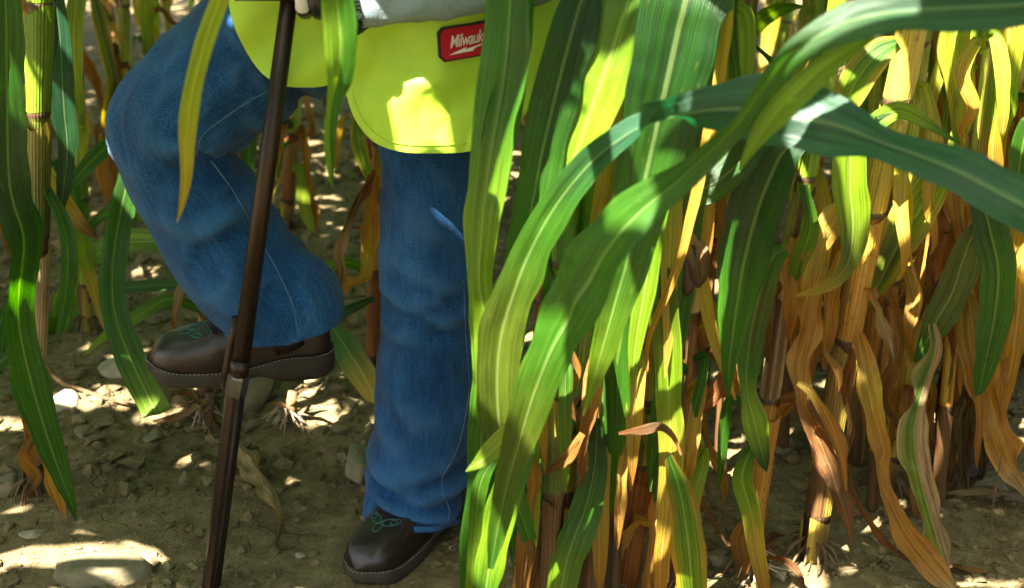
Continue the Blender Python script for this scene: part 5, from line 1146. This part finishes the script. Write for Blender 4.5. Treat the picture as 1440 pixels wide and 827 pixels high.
while len(pts) and added < 1500:
    p = Vector(pts[-1]); pts = pts[:-1]; ok_ = False
    for tr in range(14):
        z = fr.uniform(1.08, 2.45); q = p + S * ((z - p.z) / S.z); k_ = 1.0 if tr < 6 else (.62 if tr < 10 else .38)
        dd = np.hypot(HXY[:, 0] - q.x, HXY[:, 1] - q.y); near = np.argsort(dd)[:6]; near = [i for i in near if .06 < dd[i] < 1.0]
        if not near: why[0] += 1; continue
        i = fr.choice(near); d_ = dd[i]
        root, hp = hosts[i]; hp = hp + Vector((0, 0, min(z - fr.uniform(.05, .25) * min(1, d_ * 2), 2.1))); hor = Vector((q.x - hp.x, q.y - hp.y, 0)); hor.normalize()
        over = fr.uniform(.15, .4) * k_; pe = q + hor * over + Vector((0, 0, -over * fr.uniform(.3, 1.2))); mid = (hp + q) / 2 + Vector((0, 0, .05))
        C_ = catmull(np.array([list(hp), list(mid), list(q), list((q + pe) / 2 + Vector((0, 0, .02))), list(pe)]), 4); n_ = len(C_); t = np.linspace(0, 1, n_)
        W_ = k_ * fr.uniform(.085, .11) * np.interp(t, [0, .1, .35, .7, .9, 1], [.4, .62, 1, .85, .45, .03])
        tf = np.linspace(0, 1, 64); Cf = np.stack([np.interp(tf, t, C_[:, j]) for j in range(3)], 1); Wf = np.interp(tf, t, W_); c2_ = Cf @ E2
        if np.any(np.hypot(lit2[:, None, 0] - c2_[None, :, 0], lit2[:, None, 1] - c2_[None, :, 1]) < Wf[None] * .36 + .002): why[1] += 1; continue
        if in_frame(C_, 40): why[2] += 1; continue
        sd_ = Vector((-hor.y, hor.x, 0)); fa = sd_.lerp(S.cross(Vector(C_[n_ // 2] - C_[n_ // 2 - 1]).normalized()).normalized() * (1 if S.cross(hor).dot(sd_) > 0 else -1), .6)
        v, f, c, uv = ribbon(C_, W_, np.repeat([list(fa)], n_, 0), fr.choice(['g', 'dg', 'g', 'bg', 'g>yg']), .2, .02, 9000 + added)
        mesh('leaf', v.tolist(), f, M_LEAF, root, c, uv); added += 1; ok_ = True  # unseen blade added only to block the sun from this point
        if len(pts):
            lt = BVHTree.FromPolygons(v.tolist(), f); p2_ = pts @ E2
            nr_ = np.min(np.hypot(p2_[:, None, 0] - c2_[None, :, 0], p2_[:, None, 1] - c2_[None, :, 1]), 1) < .12
            keep = np.ones(len(pts), bool)
            for j in np.nonzero(nr_)[0]: keep[j] = lt.ray_cast(Vector(pts[j]) + S * .012, S)[0] is None
            pts = pts[keep]
        break
    if not ok_: fails += 1
print('why', why)
print('leaves added', added, 'points still lit', len(pts), 'failed', fails)

# ------------------------------------------------------------------ litter on the soil
def ground_leaf(spec, pts, label, group=None, seed=1, rip=.06, fold=.35, up=0.012):
    """dry leaf lying on the soil: (px, py, width px, lift m)"""
    a = []
    for x, y, w_, z in pts:
        g = G(x, y); a.append([g.x, g.y, gz(g.x, g.y) + up + z, w_ * depth(g) / F])
    s = catmull(np.array(a), 5); C_ = s[:, :3]; T = np.gradient(C_, axis=0); WD = np.cross(T, np.array([0, 0, 1.0])); WD += np.array([0, 0, 1.0]) * np.linalg.norm(WD, axis=1)[:, None] * .35
    v, f, c, uv = ribbon(C_, np.maximum(s[:, 3], .001), WD, spec, fold, rip, seed); base = v.mean(0)
    o = mesh('dry_leaf', (v - base).tolist(), f, M_DRY, None, c, uv); place(o, Vector(base)); return tag(o, label, 'dry leaf', group)
ground_leaf('t>t>t>b', [(326, 628, 8, .01), (342, 650, 36, .02), (362, 682, 40, .02), (380, 712, 24, .015), (394, 735, 8, .01), (396, 755, 10, .015), (388, 775, 3, .0)], 'pale tan dry corn leaf lying on soil right of the probe', seed=5)
ground_leaf('p>t>t', [(268, 590, 6, .0), (290, 582, 16, .01), (318, 606, 12, .01), (345, 618, 4, 0)], 'short bleached leaf scrap at the foot of the boot-side cane', seed=6)
ground_leaf('b>o', [(1330, 800, 30, .0), (1352, 806, 34, .005), (1385, 812, 8, 0)], 'broken brown leaf scrap under the half green blade', seed=7)
ground_leaf('b>b', [(1400, 670, 10, .02), (1350, 690, 14, .03), (1300, 720, 12, .01), (1260, 735, 3, 0)], 'long brown leaf strip on the shaded soil', seed=8)
ground_leaf('t>b', [(1330, 700, 10, .0), (1380, 705, 30, .02), (1430, 712, 26, .02), (1460, 720, 6, 0)], 'crumpled tan leaf under the rust coloured blade', seed=9)
lr = random.Random(5)
for i in range(150):
    yy = 2.5 + 6.5 * lr.random() ** .8; x = lr.uniform(-.52, .52) * yy; a = lr.random() * 3.14; L = lr.uniform(.05, .2); n_ = 7
    C_ = np.array([[x + math.cos(a + .5 * t) * L * t, yy + math.sin(a + .5 * t) * L * t, gz(x, yy) + .012 + .02 * math.sin(3.1 * t) * lr.random()] for t in np.linspace(0, 1, n_)])
    T = np.gradient(C_, axis=0); WD = np.cross(T, [0, 0, 1.0]); WD += np.array([0, 0, 1.0]) * np.linalg.norm(WD, axis=1)[:, None] * lr.uniform(-.6, .6)
    v, f, c, uv = ribbon(C_, lr.uniform(.012, .032) * np.array([.4, .9, 1, .9, .8, .6, .1]), WD, lr.choice(['t', 't>b', 'b', 'o>t', 'p>t', 'y>t']), .5, .08, i + 300); b0 = v.mean(0)
    o = mesh('dry_leaf', (v - b0).tolist(), f, M_DRY, None, c, uv); place(o, Vector(b0)); tag(o, 'scrap of dry leaf on the soil behind the person', 'dry leaf', 'dry leaf scraps between the rows')

def strand_thing(name, pts, rad, mat, label, cat, ground_pts=True, col=None):
    pp = [Vector(q[:3]) for q in catmull(np.array([[*(G(x, y) + Vector((0, 0, z)))] for x, y, z in pts]), 6)]; base = pp[0].copy()
    v, f = tube_mesh([q - base for q in pp], list(np.interp(np.linspace(0, 1, len(pp)), [0, .2, 1], [rad * .8, rad, rad * .5])), 8)
    o = mesh(name, v, f, mat); place(o, base); return tag(o, label, cat)
strand_thing('bent_twig', [(66, 560, .11), (86, 560, .05), (110, 556, .02), (150, 568, .015), (196, 578, .012), (240, 592, .012)], .0062, M_ROOT, 'bent dark brown twig curving along the soil by the tall cane', 'twig')
strand_thing('straw', [(1386, 760, .19), (1387, 758, .10), (1390, 760, .04), (1404, 775, .01), (1425, 800, .005)], .0018, M_ROOT, 'thin upright straw below the rust coloured blade', 'straw')
strand_thing('twig', [(985, 680, .02), (1000, 715, .02), (1028, 760, .015)], .0045, M_ROOT, 'reddish brown twig on the soil left of the leaning cane', 'twig')
# root clump pulled from the soil
def stubble(px, py, label, seed, n_=34, rad=.07):
    g = G(px, py); r = random.Random(seed); root = thing('root_clump', label, 'root clump', (g.x, g.y, gz(g.x, g.y)))
    parts = []; b0 = Vector((g.x, g.y, gz(g.x, g.y)))
    for _ in range(n_):
        a = r.random() * 6.28; L = r.uniform(.3, 1) * rad; d = Vector((math.cos(a), math.sin(a), 0)); z1 = r.uniform(.01, .05)
        parts.append(tube_mesh([b0 + d * .008 + Vector((0, 0, .012 + z1 * .6)), b0 + d * L * .5 + Vector((0, 0, z1)), b0 + d * L + Vector((r.uniform(-.01, .01), r.uniform(-.01, .01), r.uniform(-.004, .02)))], [.0028, .0022, .0010], 5))
    mesh('root_fibres', *join(parts), simple_mat('bleached_root', (0.36, 0.26, 0.16), .85, .2, nscale=100, namp=.4), root)
    v, f = tube_mesh([b0 + Vector((0, 0, -.01)), b0 + Vector((.004, 0, .03)), b0 + Vector((.01, .01, .075))], [.016, .013, .011], 10); mesh('stub', v, f, M_ROOT, root)
    for _ in range(4):
        a = r.random() * 6.28; vv_, ff_, cc_, uu_ = arc_leaf(b0 + Vector((0, 0, .03)), a, r.uniform(.07, .14), r.uniform(10, 70), r.uniform(60, 120), .02, r.choice(['b', 't>b', 'r>b']), seed * 9 + _, 90, .08, n=8); mesh('leaf_scrap', vv_.tolist(), ff_, M_DRY, root, cc_, uu_)
stubble(408, 596, 'tangle of bleached roots and stub below the raised heel', 3)
stubble(1355, 640, 'dark root tangle within the dead leaf skirt', 4, 20)
stubble(1056, 812, 'short stub and roots at the foot of the leaning cane', 5, 20)
stubble(292, 596, 'root tangle at the foot of the cane behind the boot', 6, 20, .05)
